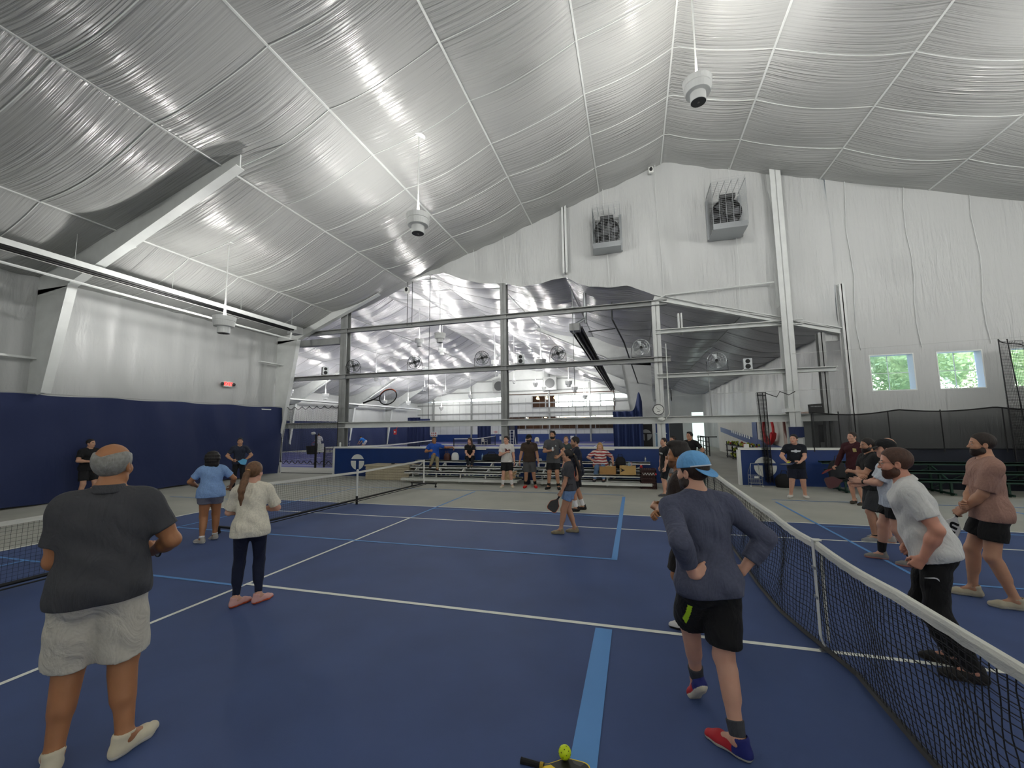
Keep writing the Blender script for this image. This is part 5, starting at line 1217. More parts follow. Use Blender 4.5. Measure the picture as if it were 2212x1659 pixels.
    if fem: B += [el(T(sg*.07, .085*wg, 1.27), np.array([.062, .05, .06])*s*wg**.5, M3, .04) for sg in (-1, 1)]
    else: B += [el(T(sg*.075, .07*wg, 1.33), np.array([.085, .045, .06])*s, M3, .05) for sg in (-1, 1)]
    fl = lg**.45*(.92 if fem else 1)
    TH = .085*s*(lg*.97 if not fem else lg*1.02)
    for nm, sg in (('L', -1), ('R', 1)):
        S, E, Wp, Hp, K, A = (J[nm+q] for q in ('S', 'E', 'W', 'hip', 'K', 'A'))
        B += [rc(T(sg*sw*.8, 0, 1.405), S+(E-S)*.14, .058*s*fl, .056*s*fl, .04), rc(S, E, .054*s*fl, .040*s*fl, .03), rc(S+(E-S)*.35, S+(E-S)*.7, .050*s*fl, .046*s*fl, .03),
              rc(E, E+(Wp-E)*.35, .041*s*fl, .043*s*fl, .03), rc(E+(Wp-E)*.3, Wp, .043*s*fl, .0265*s*fl**.5, .03)]
        kb = K-A; bk = nv(np.cross(np.cross(kb, J[nm+'tdir']), kb))   # forward of shank
        B += [rc(Hp, K, TH, .058*s*lg, .05), rc(K, A, .054*s*lg, .036*s*lg**.5, .03), rc(K+(A-K)*.18-bk*.014*s, K+(A-K)*.5-bk*.012*s, .050*s*lg, .044*s*lg, .03), el(K+bk*.018*s, np.array([.04, .035, .045])*s*lg, None, .03)]
        td = J[nm+'tdir']; pz = J[nm+'pitch']; td = nv(np.array([td[0]*math.cos(pz), td[1]*math.cos(pz), -math.sin(pz)])); J[nm+'td'] = td
        B += [rc(A, A+td*.13*s-np.array([0, 0, .05])*s, .036*s, .026*s, .03), rc(A, A-td*.03*s-np.array([0, 0, .04])*s, .036*s, .03*s, .03)]
    # head
    Hd = [el(hp_(0, -.012, .028), np.array([.0745, .094, .088])*hs, HM, .02), el(hp_(0, .028, -.030), np.array([.060, .062, .080])*hs, HM, .03), rc(hp_(-.038, .012, -.078), hp_(.038, .012, -.078), .026*hs, .026*hs, .03),
          rc(hp_(0, .066, -.094), hp_(0, .062, -.088), .020*hs, .024*hs, .035), rc(hp_(-.036, .068, .020), hp_(.036, .068, .020), .013*hs, .013*hs, .012), rc(hp_(0, .080, .012), hp_(0, .102, -.026), .0075*hs, .0105*hs, .012),
          el(hp_(0, .100, -.030), np.array([.0165, .012, .0095])*hs, HM, .008), rc(hp_(-.017, .077, -.062), hp_(.017, .077, -.062), .0095*hs, .0095*hs, .008), rc(hp_(-.013, .078, -.056), hp_(.013, .078, -.056), .007*hs, .007*hs, .005),
          el(hp_(-.044, .052, -.028), np.array([.022, .022, .024])*hs, HM, .02), el(hp_(.044, .052, -.028), np.array([.022, .022, .024])*hs, HM, .02)]
    for sg in (-1, 1):
        Hd += [el(hp_(sg*.031, .094, .000), np.array([.0165, .016, .010])*hs, HM, .012, 's'), el(hp_(sg*.031, .0735, .0085), np.array([.0155, .0128, .0075])*hs, HM, .004), el(hp_(sg*.031, .0735, -.0075), np.array([.0145, .0120, .0055])*hs, HM, .004), el(hp_(sg*.076, -.008, -.012), np.array([.009, .019, .031])*hs, HM, .008), el(hp_(sg*.083, -.002, -.008), np.array([.006, .010, .018])*hs, HM, .006, 's')]
    B += Hd
    HD = []; boxes = []
    for nm, sg in (('L', -1), ('R', 1)):
        Wp, E = J[nm+'W'], J[nm+'E']; d = nv(Wp-E); d = nv(po[nm+'d']) if po[nm+'d'] is not None else d
        n = po[nm+'palm'] if po[nm+'palm'] is not None else (-sg, 0, -.2)
        cr = np.cross(d, nv(n))*( -1 if nm == 'R' else 1)
        cu = po['curl'] if not isinstance(po['curl'], (tuple, list)) else po['curl'][0 if nm == 'L' else 1]
        hpz = hand_prims(Wp, d, n, -cr if True else cr, cu, s*(.92 if fem else 1.0)); HD += hpz; l, u = bounds(hpz); J[nm+'hc'] = Wp+d*.085*s; J[nm+'hn'] = nv(n); J[nm+'hd'] = d; boxes.append((l-.01, u+.012, hn))
    B += HD
    l, u = hp_(0, 0, 0)-.145*hs, hp_(0, 0, 0)+.145*hs; boxes.append((l, u, hh))
    hc_ = HC; M_ = np.array(HM)
    lipm = mat('lip_'+skin.strip('#'), tuple(a*b for a, b in zip(srgb(skin)[:3], (.86, .55, .55))), .5); hairc = hair[1]; brow = hairmat(hairc if hairc != '#9b9b98' else '#6a6460')
    def mfn(C):
        q = (C-hc_) @ M_.T/hs; mi = np.zeros(len(C), np.int32); ax_ = np.abs(q[:, 0])
        mi[(ax_ < .023) & (np.abs(q[:, 2]+.0595) < .0085) & (q[:, 1] > .075)] = 1
        mi[(ax_ > .014) & (ax_ < .047) & (np.abs(q[:, 2]-.0245+.06*np.maximum(ax_-.032, 0)) < .0042) & (q[:, 1] > .05)] = 2
        if beard == 'stubble': mi[(q[:, 2] < -.048) & (q[:, 1] > -.02) & (q[:, 2] > -.125) & (mi == 0) & (q[:, 1] > .02-.9*(q[:, 2]+.09))] = 3
        return mi
    stub = mat('stubble_'+skin.strip('#'), tuple(a*.42 for a in srgb(skin)[:3]), .7)
    solid('body', B, h1, [SK, lipm, brow, stub], e, mfn, boxes)
    for sg in (-1, 1):
        m = MB(); c = Vector(hp_(sg*.031, .0735, .001)); m.ball(c, .0118*hs, 12); m.m = 1; m.ball(c+Vector(hd*.0058*hs), .0070*hs, 10); mesh_obj('eye', m.V, m.F, [M_eye, M_iris], e, m.M, True, local=True)
    # hair
    st = hair[0]; HT = .007 if st in ('short', 'fade') else .011
    if st != 'none':
        def hl(q1, w=0): return np.interp(q1, [-.12, -.06, -.02, .02, .05, .085, .12], [-.075, -.075, -.030, -.010, .056, .084, .088])
        def mask(lift=0.0, f_=hl):
            def g_(x, y, z):
                px, py, pz = x-hc_[0], y-hc_[1], z-hc_[2]; b_ = (px*hd[0]+py*hd[1]+pz*hd[2])/hs; c_ = (px*hz[0]+py*hz[1]+pz*hz[2])/hs
                return (f_(b_)+lift-c_)*hs*.7
            return fn(g_)
        if st in ('short', 'fade', 'quiff', 'curlytop', 'crew'):
            A_ = [el(hp_(0, -.014, .030), (np.array([.0745, .095, .088])+HT)*hs, HM, .02)]
            if st == 'quiff': A_ += [el(hp_(0, .05, .105), np.array([.055, .055, .032])*hs, HM, .03), el(hp_(0, -.01, .115), np.array([.062, .08, .028])*hs, HM, .03)]
            if st == 'curlytop': A_ += [el(hp_(random.uniform(-.05, .05), random.uniform(-.07, .06), random.uniform(.085, .115)), np.array([.03, .03, .022])*hs, HM, .012) for _ in range(14)]
            if st == 'crew': A_ += [el(hp_(0, .02, .100), np.array([.06, .075, .026])*hs, HM, .02)]
            A_ += [mask()]
            solid('hair', A_, hh*1.1, hairmat(hairc), e)
        elif st == 'bald':   # ring of short hair
            def f2(b_): return np.interp(b_, [-.12, -.06, -.02, .02, .03, .12], [-.075, -.075, -.035, -.02, .06, .2])
            def crown(x, y, z):
                px, py, pz = x-hc_[0], y-hc_[1], z-hc_[2]; b_ = (px*hd[0]+py*hd[1]+pz*hd[2])/hs; c_ = (px*hz[0]+py*hz[1]+pz*hz[2])/hs; a_ = (px*hx[0]+py*hx[1]+pz*hx[2])/hs
                return (c_-(.052+.35*np.abs(a_)-.25*np.maximum(b_+.03, 0)))*hs*.8
            solid('hair', [el(hp_(0, -.014, .028), (np.array([.0745, .095, .088])+.008)*hs, HM, .02), mask(0, f2), fn(crown)], hh, hairmat(hairc), e)
        elif st == 'ponytail':
            A_ = [el(hp_(0, -.014, .030), (np.array([.0745, .095, .088])+.012)*hs, HM, .02), mask(-.0)]
            solid('hair', A_, hh, hairmat(hairc), e)
            a = hp_(0, -.112, .03); L_ = hair[2]; pts = [a, a-hd*.045*s-hz*.05*s]; 
            for k in range(1, 5): pts.append(pts[1]+np.array([0, 0, -1])*L_*k/4*s-np.array([hd[0], hd[1], 0])*(.045*min(k, 2))*s)
            rr = [.020, .036, .042, .038, .028, .010]
            q = [rc(pts[i], pts[i+1], rr[i]*s, rr[i+1]*s, .02) for i in range(5)]; solid('ponytail', q, max(hh, .006), hairmat(hairc), e)
            mb = MB(); mb.lathe([(.02*s, -.008), (.024*s, 0), (.02*s, .008)], Vector(pts[0]-hd*.012*s), 12, Vector(nv(pts[1]-pts[0]))); mesh_obj('hair_tie', mb.V, mb.F, mat('hair_tie', '#7a3030' if L_ > .5 else '#b08a5a', .6), e, None, True, local=True)
        elif st == 'curly':
            A_ = [el(hp_(0, -.03, .03), np.array([.10, .11, .105])*hs, HM, .02)]+[el(hp_(.098*math.cos(a)*math.cos(b), -.045+.075*math.sin(a)*math.cos(b), .0+.10*math.sin(b)), np.array([.034, .034, .036])*hs, HM, .012) for a in np.linspace(-2.9, .0, 9) for b in (-1.0, -.55, -.1, .4, .9)]+[el(hp_(sg*.07, -.05, -.11), np.array([.045, .05, .06])*hs, HM, .02) for sg in (-1, 1)]+[el(hp_(0, -.07, -.11), np.array([.07, .045, .06])*hs, HM, .02)]
            def f3(b_): return np.interp(b_, [-.14, -.02, .0, .05, .09], [-.2, -.2, -.06, .05, .08])
            solid('hair', A_+[mask(0, f3)], hh, hairmat(hairc), e)
        elif st == 'long':
            A_ = [el(hp_(0, -.014, .030), (np.array([.0745, .097, .088])+.016)*hs, HM, .02)]
            for sg in (-1, 1): A_ += [rc(hp_(sg*.075, -.02, .0), hp_(sg*.085, -.03, -.16), .03*hs, .035*hs, .02), rc(hp_(sg*.085, -.03, -.14), hp_(sg*.09, .02, -.14-hair[2]), .034*hs, .022*hs, .02)]
            A_ += [rc(hp_(0, -.08, 0), hp_(0, -.07, -.14-hair[2]*.8), .06*hs, .05*hs, .02)]
            def f3(b_): return np.interp(b_, [-.14, .0, .03, .055, .09], [-.6, -.6, -.45, .05, .08])
            solid('hair', A_+[mask(0, f3)], hh*1.2, hairmat(hairc), e)
    if beard and beard != 'stubble':
        def bm(x, y, z):
            px, py, pz = x-hc_[0], y-hc_[1], z-hc_[2]; b_ = (px*hd[0]+py*hd[1]+pz*hd[2])/hs; c_ = (px*hz[0]+py*hz[1]+pz*hz[2])/hs
            return np.maximum(c_-np.interp(b_, [-.03, .0, .03, .06, .10], [.0, -.005, -.040, -.050, -.046]), -.03-b_)*hs*.8
        t = .0055 if beard[1] == 's' else .010
        A_ = [el(hp_(0, .028, -.036), (np.array([.060, .062, .080])+t)*hs, HM, .03), rc(hp_(-.038, .012, -.08), hp_(.038, .012, -.08), (.026+t)*hs, (.026+t)*hs, .03), rc(hp_(0, .066, -.098), hp_(0, .058, -.088), (.020+t)*hs, (.024+t)*hs, .035), rc(hp_(-.016, .084, -.049), hp_(.016, .084, -.049), .007*hs, .007*hs, .01),
              rc(hp_(-.012, .097, -.0615), hp_(.012, .097, -.0615), .0075*hs, .0075*hs, .006, op='s')]
        if beard[1] == 'l': A_.insert(3, el(hp_(0, .05, -.13), np.array([.05, .045, .06])*hs, HM, .03))
        solid('beard', A_+[fn(bm)], hh, hairmat(beard[0]), e)
    if cap:
        back = -1 if cap[1] == 'back' else 1; tilt = .12
        zz = nv(hz*math.cos(tilt)+hd*math.sin(tilt)*(-back)); ff = np.cross(zz, hx)*1.0; 
        def cm_(x, y, z):
            return -((x-hc_[0])*zz[0]+(y-hc_[1])*zz[1]+(z-hc_[2])*zz[2])+.028*hs
        cw = solid('cap', [el(hp_(0, -.012, .034), (np.array([.0745, .096, .088])+.015)*hs, HM, .02), el(hp_(0, .04*back, .075), np.array([.07, .06, .05])*hs, HM, .02), fn(cm_)], hh, cloth(cap[0]), e)
        bd = nv(hd*back-zz*(.35 if back > 0 else .6))
        c0 = hp_(0, .062*back, .034); bz = nv(np.cross(hx, bd)*back)
        br = solid('cap_brim', [el(c0+bd*.045*hs, np.array([.075, .075, .0065])*hs, [hx, bd, nv(np.cross(hx, bd))], .01), plane(c0, -bd)], max(.0035, hh*.7), cloth(cap[0]), e)
        if len(cap) > 2:
            a0 = hp_(0, -.012, .034); pts = []
            for a in np.linspace(-1.2, 1.2, 15): v = hx*math.sin(a)*.091+hd*back*math.cos(a)*.110; p = a0+v*hs; p = p-zz*((p-hc_)@zz-.032*hs); pts.append(Vector(p))
            mb = MB(); mb.tube(pts, .0045, 6); mesh_obj('cap_cord', mb.V, mb.F, mat('cord_white', '#dfe3ea', .6), e, None, True, local=True)
    if glasses:
        mb = MB(); 
        for sg in (-1, 1): mb.tube([Vector(hp_(sg*.031+.021*math.cos(a), .098, .0+.017*math.sin(a))) for a in np.linspace(0, 2*math.pi, 17)[:-1]], .0012, 5, closed=True); mb.tube([Vector(hp_(sg*.052, .097, .006)), Vector(hp_(sg*.077, .05, .008)), Vector(hp_(sg*.081, -.01, .004))], .0014, 5)
        mb.tube([Vector(hp_(-.011, .099, .004)), Vector(hp_(.011, .099, .004))], .0012, 5); mesh_obj('glasses', mb.V, mb.F, mat('glasses_frame', '#6b5a48', .4, .5), e, None, True, local=True)
    # clothes
    o_ = .014*s; kind = top[0]
    hem = top[2] if len(top) > 2 else .86
    def wr(amp, f=38):
        def q(x, y, z): return amp*(np.sin(f*(z+.35*x)+3*np.sin(7*x+5*y))+.6*np.sin(f*.62*(z-.5*y)+2*np.sin(9*y)))
        return q
    def wrinkled(pr, amp):
        f0_, l_, u_, k_, op_ = pr; w_ = wr(amp); return (lambda x, y, z: f0_(x, y, z)+w_(x, y, z), l_-.01, u_+.01, k_, op_)
    C = [el(T(0, 0, 1.28), (np.array([.165*wg**.7 if not fem else .145*wg**.7, .112*wg, .19])*s+o_), M3, .06),
         el(T(0, .005+belly*.3, 1.09), (np.array([.152*wg if not fem else .135*wg, .110*wg+belly*.55, .17])*s+o_), M3, .06),
         el(T(0, -.008+belly*.15, .965), (np.array([.166*wg if not fem else .172*wg, .125*wg+belly*.3, .19])*s+o_), M3, .06),
         rc(T(-sw*.65, -.005, 1.40), T(sw*.65, -.005, 1.40), .062*s+o_*.6, .062*s+o_*.6, .05), rc(T(0, -.015, 1.41), T(0, -.01, 1.455), .078*s, .064*s, .05), rc(T(-.03, -.014, 1.472), T(-sw*.82, -.006, 1.415), .048*s, .051*s, .04), rc(T(.03, -.014, 1.472), T(sw*.82, -.006, 1.415), .048*s, .051*s, .04)]
    if not fem: C += [el(T(sg*.075, .07*wg, 1.33), np.array([.085, .045, .06])*s+o_*.6, M3, .05) for sg in (-1, 1)]
    else: C += [el(T(sg*.07, .085*wg, 1.27), np.array([.062, .05, .06])*s*wg**.5+o_*.8, M3, .05) for sg in (-1, 1)]
    C += [rc(P0(sg*.07, -.045, .92), P0(sg*.07, -.04, .89), .104*s*wg**.6, .102*s*wg**.6, .05) for sg in (-1, 1)]
    C += [rc(J[q_+'hip'], J[q_+'hip']+(J[q_+'K']-J[q_+'hip'])*.3, TH+.032*s, TH+.030*s, .06) for q_ in 'LR']
    C = [wrinkled(p, (.0038 if res < 2 else .002)*s) for p in C]
    sl_ = {'tee': .68, 'polo': .70, 'long': 1.0, 'loose': .85}[kind]
    slv = []
    for nm, sg in (('L', -1), ('R', 1)):
        S, E, Wp = J[nm+'S'], J[nm+'E'], J[nm+'W']; r0_ = .057*s*fl+.011*s
        slv.append(wrinkled(rc(T(sg*sw*.75, 0, 1.40), S+(E-S)*.1, r0_*1.02, r0_*1.0, .05), .001))
        if kind == 'long':
            tf = .68 if top[-1] == 'pushed' else .97; slv += [wrinkled(rc(S, E, .061*s*fl+.010, .050*s*fl+.010, .03), .002), wrinkled(rc(E, E+(Wp-E)*.35, .050*s*fl+.009, .051*s*fl+.008, .03), .001), wrinkled(rc(E+(Wp-E)*.3, E+(Wp-E)*tf, .051*s*fl+.008, .040*s*fl+.008+(.008 if tf < .9 else 0), .02, cut=True), .002)]
        else: slv.append(wrinkled(rc(S, S+(E-S)*sl_, r0_*1.0, r0_*(1.04 if kind != 'loose' else 1.16), .04, cut=True), .0015))
    nt_ = T(0, 0, hem); cutp = plane(nt_, -U)
    nr = .062*s
    def lmf(C_):
        q_ = (C_-O) @ np.array(M3).T/s; a_, b_, c_ = q_[:, 0], q_[:, 1], q_[:, 2]+.95; r_m = np.zeros(len(C_), np.int32)
        for i_, l_ in enumerate(logo): r_m[l_[1](a_, b_, c_)] = i_+1
        return r_m
    ncut = rc(T(0, .0, 1.465), T(0, .035, 1.60), nr, nr*1.1, .006, op='s')
    solid('shirt' if kind in ('tee', 'loose') else ('polo_shirt' if kind == 'polo' else 'sweater'), C+[cutp]+slv+[ncut], h1*.95, cloth(top[1], stripes=top[3] if len(top) > 3 and top[3].startswith('#') else None, heather=.06 if kind != 'polo' else 0) if not logo else [cloth(top[1])]+[mat('print_'+l_[0].strip('#'), l_[0], .7) for l_ in logo], e, lmf if logo else None, lohi=None if not logo else None)
    if kind == 'polo' or collar:
        q = [rc(T(.066*math.sin(a), -.008+.068*math.cos(a), 1.502-.040*max(-.1, math.cos(a))), T(.080*math.sin(a+.12), -.010+.082*math.cos(a+.12), 1.468-.048*max(-.1, math.cos(a+.12))), .0075*s, .009*s, .012) for a in np.linspace(.25, 2*math.pi-.25, 34)]
        solid('collar', q, max(.005, hh), cloth(collar or top[1]), e)
    bk_, bc_ = bottom[0], bottom[1]; bl_ = bottom[2] if len(bottom) > 2 else .85; BM = cloth(bc_)
    D = [wrinkled(el(P0(0, -.005, .965), np.array([.160*wg if not fem else .170*wg, .116*wg+belly*.2, .125])*s+.008*s, None, .06), .001), rc(P0(-.07, -.045, .92), P0(-.07, -.04, .89), .094*s*wg**.6, .092*s*wg**.6, .05), rc(P0(.07, -.045, .92), P0(.07, -.04, .89), .094*s*wg**.6, .092*s*wg**.6, .05)]
    for nm, sg in (('L', -1), ('R', 1)):
        Hp, K, A = J[nm+'hip'], J[nm+'K'], J[nm+'A']
        if bk_ in ('shorts', 'skort'): D.append(wrinkled(rc(Hp+np.array([sg*.006, 0, 0]), Hp+(K-Hp)*bl_, TH+.018*s, (TH*.62+.058*s*lg*.38)+(.034*s if bl_ > .6 else .026*s), .035, cut=True), .0025))
        elif bk_ == 'pants': D += [wrinkled(rc(Hp, K, TH+.014*s, .070*s*lg, .04), .003), wrinkled(rc(K, A+(K-A)*.02, .070*s*lg, .058*s, .03, cut=True), .004)]
        else: D += [rc(Hp, K, TH+.006*s, .058*s*lg+.005, .05), rc(K, A+(K-A)*.1, .054*s*lg+.005, .038*s*lg**.5+.004, .03, cut=True), rc(K+(A-K)*.16-nv(np.cross(np.cross(K-A, J[nm+'tdir']), K-A))*.014*s, K+(A-K)*.52-nv(np.cross(np.cross(K-A, J[nm+'tdir']), K-A))*.012*s, .058*s*lg+.004, .050*s*lg+.004, .03)]
    D.append(plane(P0(0, 0, 1.06), (0, 0, 1)))
    def bmf(C_):
        q_ = (C_-O)/s; r_m = np.zeros(len(C_), np.int32)
        for i_, l_ in enumerate(extra): r_m[l_[1](q_[:, 0], q_[:, 1], q_[:, 2]+.95)] = i_+1
        return r_m
    solid({'shorts': 'shorts', 'skort': 'denim_shorts', 'pants': 'trousers', 'leggings': 'leggings'}[bk_], D, h1*.95, BM if not extra else [BM]+[mat('print_'+l_[0].strip('#'), l_[0], .7) for l_ in extra], e, bmf if extra else None)
    SU, SS = mat('shoe_'+shoes[0].strip('#'), shoes[0], .7), mat('sole_'+shoes[1].strip('#'), shoes[1], .6); SU3 = mat('shoe_'+shoes[2].strip('#'), shoes[2], .7) if len(shoes) > 2 else SU
    for nm, sg in (('L', -1), ('R', 1)):
        A = J[nm+'A']; td = J[nm+'td']; sdv = nv(np.cross(td, [0, 0, 1])); up = np.cross(sdv, td); q = lambda a, b, c: A+(sdv*a+td*b+up*(c-.085))*s
        Q = [rc(q(0, -.045, .034), q(0, .0, .036), .036*s, .038*s, .02), rc(q(0, 0, .036), q(sg*.004, .12, .032), .038*s, .042*s, .02, flat=(sdv, 1.08)), rc(q(sg*.004, .12, .030), q(-sg*.006, .178, .026), .041*s, .029*s, .02, flat=(sdv, 1.15)), rc(q(0, -.02, .05), q(0, .055, .062), .036*s, .026*s, .03), rc(q(0, -.03, .06), q(0, -.018, .098), .038*s, .046*s, .02), rc(q(0, .02, .07), q(0, .01, .085), .036*s, .038*s, .02),
             (lambda P_: (P_[0], P_[1], P_[2], P_[3], 's'))(rc(q(0, -.010, .112), q(0, -.005, .15), .038*s, .055*s, .004)), plane(q(0, 0, .0), -up)]
        def sm(C, A=A, up=up, td=td):
            zz_ = (C-A)@up/s+.085; yy = (C-A)@td/s; r = np.zeros(len(C), np.int32); r[zz_ < .026] = 1
            if len(shoes) > 2: r[(zz_ >= .026) & (yy < .02)] = 2
            return r
        so = solid('shoe', Q, max(.005, h1*.55), [SU, SS, SU3], e, sm)
        if res < 2:
            mb = MB()
            for k in range(4): b0 = .035+.022*k; zt = .092-.011*k; mb.tube([Vector(q(-.02, b0, zt-.008)), Vector(q(0, b0+.004, zt+.001)), Vector(q(.02, b0+.008, zt-.008))], .0022, 4)
            mesh_obj('laces', mb.V, mb.F, SS if len(shoes) < 4 else mat('lace', shoes[3], .7), so, None, True, local=True)
        if not sock: sock_ = ((shoes[0] if bk_ != 'pants' else '#141416'), .022)
        else: sock_ = sock
        if True:
            K = J[nm+'K']; kd = nv(K-A); solid('sock', [rc(A-kd*.0, A+kd*sock_[1]*s, .038*s*lg**.5+.004, (.040+.05*sock_[1])*s*lg**.5+.005, .01, cut=True)], .006, cloth(sock_[0]), e)
    J['e'] = e; J['s'] = s; J['T'] = T; J['hp'] = hp_; J['HM'] = HM; J['M3'] = M3
    return J
def world(J, p): return wmat(J['e']) @ Vector(p)
def wdir(J, d): return wmat(J['e']).to_3x3() @ Vector(d)
def held_paddle(J, nm, lab, dirv, nrm, cface, cedge='#1a1a1a', fl=None, off=(0, 0, 0)):
    hc = world(J, J[nm+'hc']+J[nm+'hn']*.018*J['s']+np.array(off)); d = wdir(J, nv(dirv)); n = wdir(J, nv(nrm)); n = (n-d*n.dot(d)).normalized(); R = Matrix((d, n.cross(d), n)).transposed()
    return R, hc+d*.045, paddle('pickleball_paddle', R, tuple(hc+d*.045), fl or mat('pad_'+cface.strip('#'), cface, .45), mat('edge_'+cedge.strip('#'), cedge, .5), M_bagb, lab)
SK1, SK2, SK3, SK4 = '#c2967c', '#a5714c', '#b98a6e', '#cf9f88'
J1 = person(-4.78, -2.54, 4, 1.89, 'balding man in charcoal polo and cream shorts standing with his back turned at the left', skin=SK2, top=('polo', '#3d3e42', .86), bottom=('shorts', '#c4bfb2', .93), shoes=('#d2c9b0', '#e5dfce', '#d2c9b0'),
   hair=('bald', '#8a8984'), g=1.26, lg=1.24, sh=.90, belly=.05, res=0, pose=dict(lean=.02, LF=(-.13, 0, -.1, 0), RF=(.16, -.07, .8, 0), LH=(-.06, .24, 1.06), RH=(.22, .22, 1.04), LE=(-.7, -.9, -.3), RE=(.75, -.9, -.3), head=(.42, .02, 0), Ld=(.9, .5, .1), Rd=(.1, 1, .1), curl=.6))
J2 = person(-5.84, -.50, 4, 1.60, 'woman with long brown ponytail in cream tee and navy leggings standing on the service line', skin=SK4, top=('loose', '#dcd6c4', .83), bottom=('leggings', '#0f1730'), shoes=('#d8a7a0', '#e8663a', '#d8a7a0', '#1a1a1a'),
   hair=('ponytail', '#6b4c33', .36), fem=True, g=1.08, lg=1.02, res=1, pose=dict(LF=(-.12, .0, .85, 0), RF=(.12, .0, .9, 0), LH=(-.06, .26, 1.12), RH=(.10, .26, 1.12), LE=(-1, -.6, -.4), RE=(1, -.6, -.4), head=(.45, 0, 0), hip=(0, 0, 0), curl=.7))
J3 = person(-8.95, 1.47, 2, 1.60, 'woman with dark curly hair in light blue tee and grey shorts with her back turned', skin=SK2, top=('tee', '#7f9fcb', .86), bottom=('shorts', '#6e6f7c', .38), shoes=('#a8a39a', '#d9d5cb', '#a8a39a'),
   hair=('curly', '#150f0d'), fem=True, g=1.3, lg=1.22, res=1, sock=('#d9d9d9', .05), pose=dict(LF=(-.10, -.06, -.7, 0), RF=(.10, .16, -.5, .2), LH=(-.22, .25, 1.05), RH=(.32, .24, 1.02), LE=(-1, -.4, -.3), RE=(1, -.4, -.3), head=(.3, -.1, 0), curl=.5))
J4 = person(-17.0, 4.05, 152, 1.80, 'man in black tee and black shorts with a racket before the left navy curtain', skin=SK1, top=('tee', '#0d0e11', .86), bottom=('shorts', '#0b0c10', .8), shoes=('#22242a', '#c8c8c8'),
   hair=('short', '#1d1512'), g=1.08, lg=1.08, res=2, pose=dict(LF=(-.2, .05, 0, 0), RF=(.16, 0, .4, 0), RH=(.12, .30, 1.12), LH=(-.16, .32, 1.1), RE=(1, -.6, -.3), LE=(-1, -.6, -.3), head=(-.35, 0, 0), curl=.9))
J5 = person(-14.45, 6.78, 180, 1.75, 'man in dark slate polo with hands on hips before the end of the navy curtain', skin=SK3, top=('polo', '#232a3c', .87), bottom=('pants', '#090b10'), shoes=('#111216', '#222222'),
   hair=('short', '#15100e'), res=2, pose=dict(LF=(-.15, 0, -.2, 0), RF=(.15, 0, .2, 0), LH=(-.17, .10, 1.0), RH=(.17, .10, 1.0), LE=(-1, -.3, 0), RE=(1, -.3, 0), Ld=(.8, .5, -.2), Rd=(-.8, .5, -.2), curl=.7))
J6 = person(-27.6, 25.7, 5, 1.74, 'distant player in white long shirt and black shorts with a red racket', skin=SK3, top=('long', '#dcdcda', .86), bottom=('shorts', '#0d0d10', .8), shoes=('#15151a', '#333333'), hair=('short', '#241a14'), res=3, pose=dict(LH=(-.15, .3, 1.15), RH=(.15, .3, 1.15)))
J7 = person(-27.3, 31.6, -50, 1.75, 'distant player in bright blue shirt bending over a ball basket', skin=SK3, top=('tee', '#1f6fc4', .9), bottom=('shorts', '#c9c9cc', .7), shoes=('#dddddd', '#cccccc'), hair=('short', '#111111'), res=3, pose=dict(lean=1.05, hip=(0, -.15, -.08), LH=(-.15, .6, .65), RH=(.15, .6, .65), head=(0, -.7, 0)))
J8 = person(-9.15, 10.74, 176, 1.76, 'man in royal blue polo and khaki trousers seated on the top row, left end', skin=SK2, top=('polo', '#1d4ea8', .9), bottom=('pants', '#8f8468'), shoes=('#2a1d16', '#15100c'), hair=('short', '#2a201a'), g=1.15, res=2, belly=.03,
   pose=dict(lean=-.12, hip=(0, 0, -.09), RF=(.16, .36, .2, 0, .50), LF=(-.08, .60, -.1, 0, .36), RH=(.20, .30, 1.12), LH=(-.72, -.05, 1.24), LE=(-.3, -.6, -1), Ld=(-.5, .3, -.7), head=(.05, 0, 0), curl=.3))
J9 = person(-7.65, 10.78, 180, 1.64, 'woman with long brown hair in black tee seated on the top row', skin=SK4, top=('tee', '#0d0d11', .9), bottom=('pants', '#10131f'), shoes=('#1a1a1d', '#444444'), hair=('long', '#3a261c', .10), fem=True, res=2,
   pose=dict(lean=.12, hip=(0, 0, -.03), LF=(-.07, .40, 0, 0, .53), RF=(.07, .42, 0, 0, .53), LH=(-.03, .42, 1.0), RH=(.05, .42, 1.0), LE=(-1, -.3, -.5), RE=(1, -.3, -.5), head=(.55, 0, 0), curl=.8))
J10 = person(-5.66, 9.12, 182, 1.70, 'young man in white tee with dark red print and black shorts before the bleacher', skin=SK4, top=('tee', '#cfccc8', .86), bottom=('shorts', '#0b0c0f', .8), shoes=('#c9c1ac', '#d8d2c2'), hair=('crew', '#1c1310'), logo=[('#5a1e28', lambda a, b, c: (np.abs(a+.02+.03*np.sin(c*60)) < .085) & (np.abs(c-1.27-.25*a) < .045+.02*np.sin(a*50)) & (b > 0))], res=2, sock=('#e6e6e6', .2),
   pose=dict(LF=(-.17, 0, -.25, 0), RF=(.15, 0, .35, 0), RH=(.02, .20, 1.20), RE=(1, -.5, -.4), Rd=(-.8, .3, .4), LH=(-.27, .03, .80), head=(.45, 0, 0), curl=(.3, .8)))
J11 = person(-4.92, 9.27, 180, 1.74, 'broad man with long dark beard and black cap in brown tee and grey shorts', skin=SK3, top=('tee', '#3d3026', .86), bottom=('shorts', '#4a4b4d', .95), shoes=('#c8201f', '#b81c1c'), hair=('short', '#120d0b'), beard=('#17100d', 'l'), cap=('#121214', 'front'), g=1.15, lg=1.1, sh=1.05, res=2, sock=('#111111', .14),
   pose=dict(LF=(-.18, 0, -.2, 0), RF=(.14, 0, .3, 0), RH=(.34, .06, .80), LH=(-.30, .10, .84), head=(.35, 0, 0)))
